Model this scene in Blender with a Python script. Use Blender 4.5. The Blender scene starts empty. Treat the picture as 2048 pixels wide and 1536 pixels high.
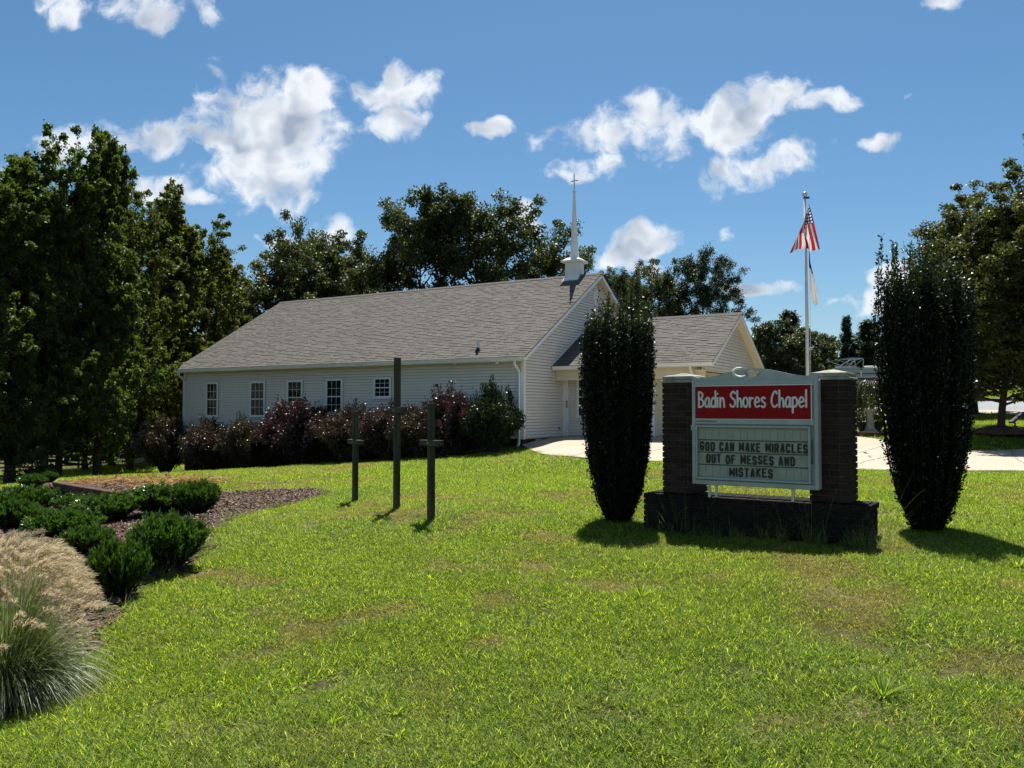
import bpy, bmesh, math, random
import numpy as np
from mathutils import Vector, Matrix

random.seed(7)
RS = np.random.RandomState(11)
R = math.radians
scene = bpy.context.scene
COL = scene.collection

# ------------------------------------------------------------------ camera
EYE = 1.65
F = 1650.0                      # focal length in pixels of a 2048 wide picture
PITCH = math.atan(50.0 / F)
cam_d = bpy.data.cameras.new('camera')
cam = bpy.data.objects.new('camera', cam_d)
COL.objects.link(cam)
cam.location = (0, 0, EYE)
cam.rotation_euler = (math.pi / 2 + PITCH, 0, 0)
cam_d.sensor_width = 36.0
cam_d.lens = 36.0 * F / 2048.0
cam_d.clip_start = 0.05
cam_d.clip_end = 5000
scene.camera = cam


def ray(px, py):
    x = (px - 1024) / F
    v = (768 - py) / F
    c, s = math.cos(PITCH), math.sin(PITCH)
    return np.array([x, c - v * s, s + v * c])


def at(px, py, d):              # world point on the line of sight at depth Y = d
    r = ray(px, py)
    return np.array([0, 0, EYE]) + r * (d / r[1])


# ------------------------------------------------------------------ light
SUN_AZ, SUN_EL = R(7.7), R(63.6)          # azimuth to the right of +Y
sun_dir = Vector((math.sin(SUN_AZ) * math.cos(SUN_EL), math.cos(SUN_AZ) * math.cos(SUN_EL), math.sin(SUN_EL)))
sun_d = bpy.data.lights.new('sun', 'SUN')
sun_d.energy = 4.6
sun_d.angle = R(0.53)
sun_d.color = (1.0, 0.955, 0.88)
sun = bpy.data.objects.new('sun', sun_d)
COL.objects.link(sun)
sun.rotation_euler = (-sun_dir).to_track_quat('-Z', 'Y').to_euler()
sun.location = (0, 0, 60)

scene.view_settings.view_transform = 'Standard'
scene.view_settings.look = 'None'
scene.view_settings.exposure = 1.0
scene.view_settings.gamma = 1.0
scene.view_settings.use_curve_mapping = False
scene.render.engine = 'CYCLES'
scene.cycles.max_bounces = 4
scene.cycles.diffuse_bounces = 2
scene.cycles.glossy_bounces = 2
scene.cycles.transmission_bounces = 2
scene.cycles.transparent_max_bounces = 6
scene.cycles.use_denoising = True
scene.cycles.denoising_prefilter = 'NONE'
scene.cycles.use_adaptive_sampling = True
scene.cycles.adaptive_threshold = 0.014
scene.cycles.adaptive_min_samples = 16
scene.cycles.sample_clamp_indirect = 6
scene.cycles.use_light_tree = True
scene.cycles.caustics_reflective = False
scene.cycles.caustics_refractive = False
scene.render.film_transparent = False

SKY_STRENGTH = 0.051


def build_world():
    w = bpy.data.worlds.new('World')
    scene.world = w; w.cycles.sampling_method = 'MANUAL'; w.cycles.sample_map_resolution = 512
    w.use_nodes = True
    nt = w.node_tree
    nt.nodes.clear()
    N, Lk = nt.nodes.new, nt.links.new

    def math_n(op, a, b=None, c=None, clamp=False):
        n = N('ShaderNodeMath'); n.operation = op; n.use_clamp = clamp
        for i, v in enumerate((a, b, c)):
            if v is None: continue
            if isinstance(v, (int, float)): n.inputs[i].default_value = v
            else: Lk(v, n.inputs[i])
        return n.outputs[0]
    out = N('ShaderNodeOutputWorld')
    bg = N('ShaderNodeBackground')
    Lk(bg.outputs[0], out.inputs[0])
    bg.inputs['Strength'].default_value = SKY_STRENGTH
    sky = N('ShaderNodeTexSky')
    sky.sky_type = 'NISHITA'
    sky.sun_disc = False
    sky.sun_elevation = SUN_EL
    sky.sun_rotation = SUN_AZ
    sky.altitude = 150
    sky.air_density = 1.0
    sky.dust_density = 0.5
    sky.ozone_density = 5.0
    hsv = N('ShaderNodeHueSaturation')
    hsv.inputs['Saturation'].default_value = 1.15
    hsv.inputs['Hue'].default_value = 0.491
    hsv.inputs['Value'].default_value = 1.0
    Lk(sky.outputs[0], hsv.inputs['Color'])
    # clouds of one fair-weather layer, placed by direction (u = x/y, v = z/y ahead; the same field carries on elsewhere)
    tc = N('ShaderNodeTexCoord')
    sep = N('ShaderNodeSeparateXYZ'); Lk(tc.outputs['Generated'], sep.inputs[0])
    ay = math_n('MAXIMUM', math_n('ABSOLUTE', sep.outputs[1]), 0.08)
    u = math_n('DIVIDE', sep.outputs[0], ay)
    v = math_n('DIVIDE', sep.outputs[2], ay)
    comb = N('ShaderNodeCombineXYZ'); Lk(v, comb.inputs[1]); comb.inputs[2].default_value = 1.0
    Lk(math_n('MULTIPLY_ADD', math_n('LESS_THAN', sep.outputs[1], 0.0), 7.3, u), comb.inputs[0])
    # warp the domain so that outlines billow
    def noise(scale, detail, rough, vec, dist=0.0):
        n = N('ShaderNodeTexNoise'); n.noise_dimensions = '2D'
        n.inputs['Scale'].default_value = scale; n.inputs['Detail'].default_value = detail
        n.inputs['Roughness'].default_value = rough; n.inputs['Distortion'].default_value = dist
        Lk(vec, n.inputs['Vector']); return n
    wn = noise(9.0, 3.0, 0.6, comb.outputs[0])
    sub = N('ShaderNodeVectorMath'); sub.operation = 'SUBTRACT'
    Lk(wn.outputs['Color'], sub.inputs[0]); sub.inputs[1].default_value = (0.5, 0.5, 0.5)
    scl = N('ShaderNodeVectorMath'); scl.operation = 'SCALE'; scl.inputs['Scale'].default_value = 0.055
    Lk(sub.outputs[0], scl.inputs[0])
    add = N('ShaderNodeVectorMath'); add.operation = 'ADD'
    Lk(comb.outputs[0], add.inputs[0]); Lk(scl.outputs[0], add.inputs[1])
    flat = N('ShaderNodeVectorMath'); flat.operation = 'MULTIPLY_ADD'; flat.inputs[1].default_value = (1, 1, 0); flat.inputs[2].default_value = (0, 0, 1)
    Lk(add.outputs[0], flat.inputs[0])

    def dotp(vec):
        n = N('ShaderNodeVectorMath'); n.operation = 'DOT_PRODUCT'; Lk(flat.outputs[0], n.inputs[0]); n.inputs[1].default_value = vec; return n.outputs['Value']
    blobs = [  # px, py, half width, half height (photo pixels), tilt in degrees, weight
        (520, 230, 165, 85, 8, 1), (450, 270, 130, 66, -4, 1), (590, 285, 105, 85, 0, 1), (330, 280, 120, 32, -12, .95),
        (630, 200, 50, 62, 30, .85), (540, 355, 110, 65, 0, .9), (570, 390, 66, 46, 0, .85),
        (780, 190, 92, 38, 8, 1), (800, 150, 34, 40, 30, .95), (785, 265, 62, 36, 12, 1),
        (988, 246, 48, 18, 10, .9),
        (1215, 255, 130, 48, 6, 1), (1300, 245, 80, 62, 0, .9), (1165, 335, 80, 36, 8, 1), (1330, 300, 58, 42, 30, .75),
        (1500, 225, 108, 50, 28, 1), (1545, 195, 70, 40, 10, .95), (1660, 200, 56, 26, 8, .85), (1440, 260, 62, 50, 0, .75), (1480, 290, 70, 34, 10, .6),
        (1450, 352, 74, 36, 6, 1), (1575, 325, 82, 34, 14, 1), (1510, 345, 90, 26, 8, .9),
        (1285, 485, 74, 34, 14, .95), (1225, 510, 60, 24, 20, .7), (1300, 545, 36, 24, 0, .7),
        (1450, 465, 24, 26, 30, .5), (1765, 288, 42, 17, 10, .6), (1800, 200, 40, 12, 25, .35),
        (1535, 585, 62, 15, 4, .75), (1650, 598, 30, 13, 20, .6), (1745, 590, 66, 30, 20, .9), (1790, 560, 45, 34, 35, .9),
        (150, 290, 75, 46, 0, .9), (210, 340, 60, 36, 0, .7), (310, 372, 64, 34, -10, .8), (420, 398, 55, 14, -8, .55),
        (120, 10, 60, 46, -10, .8), (300, 6, 80, 44, 0, .85), (410, 10, 36, 40, 20, .55), (1880, 5, 50, 20, 0, .5),
        (545, 485, 66, 24, 14, .85), (670, 465, 46, 28, 10, .85), (1050, 450, 28, 48, 20, .65), (1010, 470, 60, 30, 0, .5),
        (2190, 330, 130, 60, 6, 1), (-150, 380, 160, 70, 4, 1), (900, -200, 170, 70, 5, 1),
    ]
    cur = None
    for px, py, hx, hy, tilt, wt in blobs:
        r = ray(px, py)
        c0, s0, uc, vc = math.cos(R(tilt)), math.sin(R(tilt)), r[0] / r[1], r[2] / r[1]
        ax, bx_ = F / hx, F / hy
        a_ = dotp((c0 * ax, s0 * ax, -(c0 * uc + s0 * vc) * ax)); b_ = dotp((-s0 * bx_, c0 * bx_, (s0 * uc - c0 * vc) * bx_))
        rad2 = math_n('MULTIPLY_ADD', a_, a_, math_n('MULTIPLY', b_, b_))
        e = math_n('MULTIPLY_ADD', rad2, -0.72, 0.30 + 0.7 * wt)
        cur = e if cur is None else math_n('MAXIMUM', cur, e)
    ahead = math_n('GREATER_THAN', sep.outputs[1], 0.0)
    # elsewhere (behind and to the sides) the same kind of clouds from a plain noise field
    gn = noise(1.9, 2.0, 0.5, comb.outputs[0])
    gen = math_n('MULTIPLY_ADD', gn.outputs['Fac'], 6.0, -3.55)
    side = math_n('GREATER_THAN', math_n('ABSOLUTE', u), 1.0)
    use_gen = math_n('MAXIMUM', side, math_n('SUBTRACT', 1.0, ahead))
    mixm = N('ShaderNodeMix'); mixm.data_type = 'FLOAT'
    Lk(use_gen, mixm.inputs[0]); Lk(cur, mixm.inputs[2]); Lk(gen, mixm.inputs[3])
    base = mixm.outputs[0]
    fb = noise(27.0, 6.0, 0.60, add.outputs[0])
    big = math_n('MULTIPLY_ADD', wn.outputs['Fac'], 2.6, -1.25)
    dens = math_n('ADD', math_n('ADD', base, big), math_n('MULTIPLY_ADD', fb.outputs['Fac'], 2.6, -1.25))
    mr = N('ShaderNodeMapRange'); mr.interpolation_type = 'SMOOTHSTEP'
    Lk(dens, mr.inputs['Value'])
    mr.inputs['From Min'].default_value = 0.0; mr.inputs['From Max'].default_value = 1.15
    up = math_n('GREATER_THAN', sep.outputs[2], 0.0)
    alpha = math_n('MULTIPLY', math_n('MULTIPLY', mr.outputs[0], up), 0.97)
    # thick middles are a little grey underneath, thin rims glow white
    gr = noise(16.0, 2.0, 0.55, add.outputs[0])
    thick = math_n('ADD', math_n('MULTIPLY', dens, 0.34), math_n('MULTIPLY_ADD', gr.outputs['Fac'], 2.4, -1.25))
    cr = N('ShaderNodeValToRGB')
    cr.color_ramp.elements[0].position = 0.12; cr.color_ramp.elements[0].color = (0.88, 0.92, 0.97, 1)
    cr.color_ramp.elements[1].position = 1.0; cr.color_ramp.elements[1].color = (0.36, 0.43, 0.54, 1)
    Lk(thick, cr.inputs[0])
    k = N('ShaderNodeVectorMath'); k.operation = 'SCALE'; k.inputs['Scale'].default_value = 0.52 / SKY_STRENGTH
    Lk(cr.outputs[0], k.inputs[0])
    mx = N('ShaderNodeMix'); mx.data_type = 'RGBA'
    Lk(alpha, mx.inputs[0]); Lk(hsv.outputs[0], mx.inputs[6]); Lk(k.outputs[0], mx.inputs[7])
    Lk(mx.outputs[2], bg.inputs[0])


build_world()

# ------------------------------------------------------------------ helpers


def setp(o, label=None, cat=None, group=None, kind=None):
    if label: o['label'] = label
    if cat: o['category'] = cat
    if group: o['group'] = group
    if kind: o['kind'] = kind
    return o


def empty(name, loc, label, cat, group=None, rz=0.0):
    o = bpy.data.objects.new(name, None)
    o.empty_display_size = 0.2
    COL.objects.link(o)
    o.location = loc; o.rotation_euler = (0, 0, rz)
    return setp(o, label, cat, group)


def link(name, me, mat=None, parent=None, loc=(0, 0, 0), rot=(0, 0, 0)):
    o = bpy.data.objects.new(name, me)
    COL.objects.link(o)
    if mat is not None and len(me.materials) == 0: me.materials.append(mat)
    o.location = loc; o.rotation_euler = rot
    if parent is not None: o.parent = parent
    return o


class MB:                       # collects boxes, tubes and prisms as one mesh
    def __init__(s): s.v = []; s.f = []; s.m = []

    def add(s, vs, fs, mi=0):
        n = len(s.v); s.v += [tuple(map(float, q)) for q in vs]
        s.f += [tuple(i + n for i in f) for f in fs]; s.m += [mi] * len(fs); return s

    def box(s, x0, x1, y0, y1, z0, z1, mi=0):
        vs = [(x0, y0, z0), (x1, y0, z0), (x1, y1, z0), (x0, y1, z0), (x0, y0, z1), (x1, y0, z1), (x1, y1, z1), (x0, y1, z1)]
        return s.add(vs, [(0, 3, 2, 1), (4, 5, 6, 7), (0, 1, 5, 4), (1, 2, 6, 5), (2, 3, 7, 6), (3, 0, 4, 7)], mi)

    def hexa(s, bottom, top, mi=0):   # two rings of the same length, joined
        n = len(bottom); vs = list(bottom) + list(top)
        fs = [tuple(range(n - 1, -1, -1)), tuple(range(n, 2 * n))]
        fs += [(i, (i + 1) % n, n + (i + 1) % n, n + i) for i in range(n)]
        return s.add(vs, fs, mi)

    def tube(s, pts, rad, seg=8, mi=0, cap=True):
        pts = [Vector(p) for p in pts]; n = len(pts)
        if isinstance(rad, (int, float)): rad = [rad] * n
        base = len(s.v); prev = None
        for i, p in enumerate(pts):
            t = (pts[min(i + 1, n - 1)] - pts[max(i - 1, 0)]).normalized()
            if prev is None:
                a = t.orthogonal().normalized()
            else:
                a = (prev - t * prev.dot(t)).normalized()
            prev = a; b = t.cross(a)
            for k in range(seg):
                an = 2 * math.pi * k / seg
                s.v.append(tuple(p + (a * math.cos(an) + b * math.sin(an)) * rad[i]))
        for i in range(n - 1):
            for k in range(seg):
                s.f.append((base + i * seg + k, base + i * seg + (k + 1) % seg, base + (i + 1) * seg + (k + 1) % seg, base + (i + 1) * seg + k)); s.m.append(mi)
        if cap:
            s.f.append(tuple(base + k for k in range(seg - 1, -1, -1))); s.m.append(mi)
            s.f.append(tuple(base + (n - 1) * seg + k for k in range(seg))); s.m.append(mi)
        return s

    def lathe(s, prof, seg=16, c=(0, 0, 0), mi=0):
        base = len(s.v); n = len(prof)
        for r, z in prof:
            for k in range(seg):
                an = 2 * math.pi * k / seg
                s.v.append((c[0] + r * math.cos(an), c[1] + r * math.sin(an), c[2] + z))
        for i in range(n - 1):
            for k in range(seg):
                s.f.append((base + i * seg + k, base + i * seg + (k + 1) % seg, base + (i + 1) * seg + (k + 1) % seg, base + (i + 1) * seg + k)); s.m.append(mi)
        s.f.append(tuple(base + k for k in range(seg - 1, -1, -1))); s.m.append(mi)
        s.f.append(tuple(base + (n - 1) * seg + k for k in range(seg))); s.m.append(mi)
        return s

    def mesh(s, name, mats=(), smooth=False, bevel=0.0):
        me = bpy.data.meshes.new(name)
        me.from_pydata(s.v, [], s.f)
        for m in mats: me.materials.append(m)
        if mats and len(mats) > 1:
            me.polygons.foreach_set('material_index', s.m)
        bm = bmesh.new(); bm.from_mesh(me)
        bmesh.ops.recalc_face_normals(bm, faces=bm.faces)
        if bevel > 0:
            bmesh.ops.bevel(bm, geom=list(bm.edges), offset=bevel, segments=1, affect='EDGES', profile=0.5)
        bm.to_mesh(me); bm.free()
        if smooth: me.polygons.foreach_set('use_smooth', [True] * len(me.polygons))
        me.update()
        return me

    def build(s, name, mat, parent=None, smooth=False, bevel=0.0, loc=(0, 0, 0), rot=(0, 0, 0)):
        mats = mat if isinstance(mat, (list, tuple)) else [mat]
        return link(name, s.mesh(name, mats, smooth, bevel), None, parent, loc, rot)


# ------------------------------------------------------------------ materials
def new_mat(name):
    m = bpy.data.materials.new(name); m.use_nodes = True
    nt = m.node_tree; b = nt.nodes['Principled BSDF']
    return m, nt, b


def mat(name, c1, c2=None, rough=0.6, scale=8.0, detail=5.0, spec=0.5, metallic=0.0, bump=0.0, bump_scale=None, stretch=None,
        c3=None, scale3=1.0, amt3=0.5, coords='Object', per_object=0.0):
    m, nt, b = new_mat(name)
    N, Lk = nt.nodes.new, nt.links.new
    b.inputs['Roughness'].default_value = rough
    b.inputs['Metallic'].default_value = metallic
    b.inputs['Specular IOR Level'].default_value = spec
    if c2 is None:
        c2 = tuple(x * 0.86 for x in c1)
    tc = N('ShaderNodeTexCoord')
    if coords == 'World':
        g = N('ShaderNodeNewGeometry'); vec = g.outputs['Position']
    else:
        vec = tc.outputs[coords]
    if stretch:
        mp = N('ShaderNodeMapping'); mp.inputs['Scale'].default_value = stretch
        Lk(vec, mp.inputs[0]); vec = mp.outputs[0]
    n = N('ShaderNodeTexNoise'); n.inputs['Scale'].default_value = scale; n.inputs['Detail'].default_value = detail
    n.inputs['Roughness'].default_value = 0.62
    Lk(vec, n.inputs['Vector'])
    r = N('ShaderNodeValToRGB')
    r.color_ramp.elements[0].position = 0.32; r.color_ramp.elements[0].color = (*c2, 1)
    r.color_ramp.elements[1].position = 0.68; r.color_ramp.elements[1].color = (*c1, 1)
    Lk(n.outputs['Fac'], r.inputs[0])
    colr = r.outputs[0]
    if c3 is not None:
        n3 = N('ShaderNodeTexNoise'); n3.inputs['Scale'].default_value = scale3; n3.inputs['Detail'].default_value = 6
        Lk(vec, n3.inputs['Vector'])
        mr = N('ShaderNodeMapRange'); mr.inputs['From Min'].default_value = 0.48; mr.inputs['From Max'].default_value = 0.68
        mr.inputs['To Max'].default_value = amt3
        Lk(n3.outputs['Fac'], mr.inputs[0])
        mx = N('ShaderNodeMix'); mx.data_type = 'RGBA'
        Lk(mr.outputs[0], mx.inputs[0]); Lk(colr, mx.inputs[6]); mx.inputs[7].default_value = (*c3, 1)
        colr = mx.outputs[2]
    if per_object > 0:
        oi = N('ShaderNodeObjectInfo')
        mm = N('ShaderNodeMapRange'); mm.inputs['To Min'].default_value = 1 - per_object; mm.inputs['To Max'].default_value = 1 + per_object
        Lk(oi.outputs['Random'], mm.inputs[0])
        hs = N('ShaderNodeHueSaturation'); Lk(mm.outputs[0], hs.inputs['Value']); Lk(colr, hs.inputs['Color'])
        colr = hs.outputs[0]
    Lk(colr, b.inputs['Base Color'])
    if bump > 0:
        nb = N('ShaderNodeTexNoise'); nb.inputs['Scale'].default_value = bump_scale or scale * 4; nb.inputs['Detail'].default_value = 6
        Lk(vec, nb.inputs['Vector'])
        bp = N('ShaderNodeBump'); bp.inputs['Strength'].default_value = bump; bp.inputs['Distance'].default_value = 0.02
        Lk(nb.outputs['Fac'], bp.inputs['Height']); Lk(bp.outputs[0], b.inputs['Normal'])
    return m


def leaf_mat(name, cols, trans, tmix=0.35, rough=0.42, spec=0.5, patch=None, patch_scale=0.6, patch_amt=0.6):
    """cols: list of leaf colours picked by the 'rnd' face attribute; trans: tint of light passing through."""
    m, nt, b = new_mat(name)
    N, Lk = nt.nodes.new, nt.links.new
    a = N('ShaderNodeAttribute'); a.attribute_name = 'rnd'
    r = N('ShaderNodeValToRGB')
    el = r.color_ramp.elements
    el[0].position = 0.0; el[0].color = (*cols[0], 1)
    el[1].position = 1.0; el[1].color = (*cols[-1], 1)
    for i, c in enumerate(cols[1:-1]):
        e = el.new((i + 1) / (len(cols) - 1)); e.color = (*c, 1)
    Lk(a.outputs['Fac'], r.inputs[0])
    colr = r.outputs[0]
    if patch is not None:
        tc = N('ShaderNodeTexCoord')
        n3 = N('ShaderNodeTexNoise'); n3.inputs['Scale'].default_value = patch_scale; n3.inputs['Detail'].default_value = 3
        Lk(tc.outputs['Object'], n3.inputs['Vector'])
        mr = N('ShaderNodeMapRange'); mr.inputs['From Min'].default_value = 0.46; mr.inputs['From Max'].default_value = 0.62
        mr.inputs['To Max'].default_value = patch_amt
        Lk(n3.outputs['Fac'], mr.inputs[0])
        mx = N('ShaderNodeMix'); mx.data_type = 'RGBA'
        Lk(mr.outputs[0], mx.inputs[0]); Lk(colr, mx.inputs[6]); mx.inputs[7].default_value = (*patch, 1)
        colr = mx.outputs[2]
    Lk(colr, b.inputs['Base Color'])
    b.inputs['Roughness'].default_value = rough
    b.inputs['Specular IOR Level'].default_value = spec
    t = N('ShaderNodeBsdfTranslucent')
    tm = N('ShaderNodeMix'); tm.data_type = 'RGBA'; tm.blend_type = 'MULTIPLY'; tm.inputs[0].default_value = 1.0
    Lk(colr, tm.inputs[6]); tm.inputs[7].default_value = (*trans, 1)
    Lk(tm.outputs[2], t.inputs[0])
    ms = N('ShaderNodeMixShader'); ms.inputs[0].default_value = tmix
    out = nt.nodes['Material Output']
    Lk(b.outputs[0], ms.inputs[1]); Lk(t.outputs[0], ms.inputs[2]); Lk(ms.outputs[0], out.inputs[0])
    return m


M = {}
M['white'] = mat('white_paint', (0.84, 0.84, 0.82), (0.77, 0.77, 0.75), 0.45, 3.0)
M['siding'] = mat('vinyl_siding', (0.77, 0.715, 0.63), (0.71, 0.66, 0.58), 0.5, 1.2, per_object=0.02)
M['soffit'] = mat('cream_soffit', (0.74, 0.66, 0.48), (0.68, 0.60, 0.43), 0.55, 2.0)
M['shingle'] = mat('asphalt_shingle', (0.136, 0.126, 0.110), (0.105, 0.097, 0.086), 0.9, 5.0, 8.0, 0.2, bump=0.5, bump_scale=90, c3=(0.148, 0.137, 0.120), scale3=1.6, amt3=0.4)
M['roof_felt'] = mat('roof_deck', (0.13, 0.115, 0.10), None, 0.95, 20, spec=0.1)
M['brick_dark'] = mat('weathered_brick', (0.050, 0.026, 0.021), (0.020, 0.014, 0.013), 0.85, 14, 6, 0.25, bump=0.4, per_object=0.35)
M['brick_black'] = mat('near_black_brick', (0.022, 0.015, 0.013), (0.010, 0.009, 0.008), 0.9, 14, 6, 0.15, bump=0.4, per_object=0.35)  # plinth brick, a good deal darker than the pillar brick
M['mortar'] = mat('mortar', (0.12, 0.11, 0.095), (0.07, 0.064, 0.056), 0.95, 30, spec=0.1, bump=0.3)
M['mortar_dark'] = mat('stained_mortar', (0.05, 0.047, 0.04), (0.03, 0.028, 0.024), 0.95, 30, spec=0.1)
M['concrete'] = mat('concrete', (0.42, 0.36, 0.275), (0.355, 0.305, 0.235), 0.85, 1.3, 8, 0.3, bump=0.2, bump_scale=60, c3=(0.33, 0.285, 0.22), scale3=0.5, amt3=0.45, coords='World')
M['cap'] = mat('stained_concrete_cap', (0.42, 0.40, 0.33), (0.22, 0.215, 0.18), 0.85, 9, 6, 0.3, c3=(0.09, 0.095, 0.075), scale3=5, amt3=0.6)
M['alu'] = mat('painted_aluminium', (0.42, 0.47, 0.465), (0.34, 0.385, 0.38), 0.38, 4, 5, 0.5, c3=(0.33, 0.36, 0.33), scale3=3, amt3=0.5)
M['red'] = mat('red_sign_face', (0.30, 0.006, 0.009), (0.26, 0.005, 0.007), 0.55, 2, spec=0.15)
M['letter_white'] = mat('white_lettering', (0.78, 0.78, 0.78), None, 0.5, 3)
M['letter_black'] = mat('black_lettering', (0.012, 0.012, 0.012), None, 0.5, 3)
M['tile'] = mat('pale_letter_tile', (0.36, 0.385, 0.335), (0.29, 0.31, 0.265), 0.4, 6, c3=(0.22, 0.23, 0.19), scale3=4, amt3=0.5, per_object=0.04)
M['black'] = mat('black_metal', (0.015, 0.015, 0.016), None, 0.5, 5)
M['wood'] = mat('weathered_timber', (0.085, 0.078, 0.055), (0.030, 0.027, 0.020), 0.85, 5, 8, 0.25, bump=0.6, bump_scale=30, stretch=(6, 6, 0.5), c3=(0.10, 0.13, 0.06), scale3=0.6, amt3=0.6)
M['steel'] = mat('galvanised_steel', (0.58, 0.60, 0.62), None, 0.35, 8, metallic=0.6)
M['pole'] = mat('white_flagpole', (0.62, 0.64, 0.66), (0.52, 0.54, 0.56), 0.35, 5)
M['mulch'] = mat('bark_mulch', (0.105, 0.066, 0.045), (0.040, 0.026, 0.019), 0.95, 22, 8, 0.1, bump=1.0, bump_scale=45, coords='World', c3=(0.15, 0.105, 0.075), scale3=8, amt3=0.6)
M['block'] = mat('retaining_block', (0.13, 0.085, 0.062), (0.075, 0.05, 0.04), 0.92, 10, 6, 0.15, bump=0.6, per_object=0.2)
M['gravel'] = mat('grey_gravel', (0.46, 0.46, 0.46), (0.24, 0.24, 0.245), 0.95, 9, 8, 0.15, coords='World', bump=0.5)
M['asphalt'] = mat('asphalt', (0.26, 0.27, 0.28), (0.20, 0.205, 0.21), 0.9, 4, 8, 0.2, coords='World')
M['bark'] = mat('tree_bark', (0.075, 0.058, 0.043), (0.032, 0.026, 0.02), 0.95, 8, 8, 0.15, bump=1.0, bump_scale=20, stretch=(3, 3, 0.6))
M['fence_wood'] = mat('dark_fence_wood', (0.060, 0.052, 0.042), (0.035, 0.03, 0.025), 0.9, 6)
M['tan'] = mat('tan_siding', (0.42, 0.35, 0.24), None, 0.6, 2)
M['blue'] = mat('navy_canvas', (0.06, 0.10, 0.20), None, 0.7, 5)
M['hull'] = mat('boat_panel', (0.42, 0.42, 0.43), None, 0.4, 3)

# glass: dark, mirror like, half see-through
m, nt, b = new_mat('window_glass')
b.inputs['Base Color'].default_value = (0.012, 0.02, 0.02, 1); b.inputs['Roughness'].default_value = 0.06
b.inputs['Specular IOR Level'].default_value = 0.6
tr = nt.nodes.new('ShaderNodeBsdfTransparent'); tr.inputs[0].default_value = (0.55, 0.66, 0.62, 1)
ms = nt.nodes.new('ShaderNodeMixShader'); ms.inputs[0].default_value = 0.6
nt.links.new(b.outputs[0], ms.inputs[1]); nt.links.new(tr.outputs[0], ms.inputs[2]); nt.links.new(ms.outputs[0], nt.nodes['Material Output'].inputs[0])
M['glass'] = m
M['blind'] = mat('window_blind', (0.50, 0.52, 0.48), None, 0.7, 4)
M['dark_room'] = mat('dark_room', (0.20, 0.225, 0.215), None, 0.9, 4)

# ------------------------------------------------------------------ terrain
def Wp(px, py, d): return tuple(at(px, py, d))


ctrl = [(0, 0, 0), (-5, -4, -.35), (6, -1, .08), (0, 4, .02), (0, -12, -.2), (12, -8, .1), (-14, -4, -.9),
        Wp(1024, 1536, 3.7), Wp(2048, 1536, 3.56), Wp(0, 1536, 4.1),
        (1.6, 9.7, .21), (3.8, 8.4, .29), (4.72, 9.1, .28), (8, 8, .38),
        Wp(1720, 942, 16.4), Wp(2048, 945, 16.1), Wp(1730, 905, 24.0), Wp(2048, 900, 25.0), Wp(1310, 925, 18.9), Wp(1165, 917, 20.4),
        Wp(1050, 893, 26.3), Wp(1130, 874, 29.0), Wp(1312, 869, 29.5), Wp(1500, 866, 30), Wp(1040, 903, 25.5),
        Wp(860, 916, 26.8), Wp(700, 926, 28.5), Wp(540, 936, 30.5), Wp(372, 945, 33), Wp(300, 950, 33.5),
        Wp(710, 1005, 13.6), Wp(793, 1020, 12.0), Wp(862, 1042, 10.8), Wp(640, 960, 20), Wp(660, 985, 15.5),
        Wp(1000, 960, 16.5), Wp(1100, 1040, 10.6),
        Wp(430, 1050, 11.6), Wp(300, 1150, 8.7), Wp(200, 1290, 6.3), Wp(0, 1440, 5.05),
        Wp(190, 1050, 13.4), Wp(90, 1012, 18.2), Wp(150, 1021, 16.9), Wp(210, 1027, 15.9), Wp(130, 969, 20.3), Wp(185, 974, 19.3), Wp(250, 984, 18.0), Wp(300, 990, 17.0), Wp(0, 1040, 13.5), Wp(400, 985, 17.5), Wp(250, 965, 21.5), Wp(100, 962, 23.5),
        Wp(10, 975, 26), Wp(150, 952, 33), Wp(265, 930, 42), Wp(60, 936, 70), Wp(180, 934, 70), Wp(150, 905, 120), Wp(100, 893, 190),
        (-16, 8, -1.5), (-22, 20, -1.7), (-35, 35, -2.6), (-14, 52, -1.6), (-4, 50, -.4), (8, 46, .8),
        Wp(2000, 860, 27), Wp(1985, 830, 36), Wp(1935, 824, 38), Wp(2048, 812, 38), Wp(2048, 792, 50), Wp(1900, 795, 52), Wp(2048, 772, 68), Wp(1880, 776, 68), Wp(1738, 866, 30), (24, 27, 1.2), (20, 58, 2.6),
        (40, 40, 2.4), (48, 84, 4.3), (10, 80, 2.2), (0, 120, 2.0), (60, 140, 4.0), (-60, 60, -4.0), (-60, 150, -6), (-140, 120, -7), (150, 60, 3.5),
        (-150, -40, -5), (150, -60, 2), (0, -80, -1.5), (0, 320, 0), (200, 320, 3), (-200, 320, -6)]
ctrl = np.array(ctrl, float)


def tps_fit(P):
    n = len(P); d = np.sqrt(((P[:, None, :2] - P[None, :, :2]) ** 2).sum(-1))
    A = np.zeros((n + 1, n + 1)); A[:n, :n] = -np.sqrt(d ** 2 + 1.6) + 0.06 * np.eye(n); A[:n, n] = 1; A[n, :n] = 1
    b = np.zeros(n + 1); b[:n] = P[:, 2]
    return np.linalg.solve(A, b)


TW = tps_fit(ctrl)


def gz(x, y):
    x = np.asarray(x, float); y = np.asarray(y, float)
    sh = x.shape; x = x.ravel(); y = y.ravel(); out = np.empty(len(x))
    for i in range(0, len(x), 20000):
        d2 = (x[i:i + 20000, None] - ctrl[None, :, 0]) ** 2 + (y[i:i + 20000, None] - ctrl[None, :, 1]) ** 2
        out[i:i + 20000] = -np.sqrt(d2 + 1.6) @ TW[:-1] + TW[-1]
    out += 0.012 * np.sin(x * 1.7 + 0.4) * np.cos(y * 1.3) + 0.008 * np.sin(x * 4.1 + y * 2.7)
    return out.reshape(sh)


def g1(x, y): return float(gz(np.array([x]), np.array([y]))[0])


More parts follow.
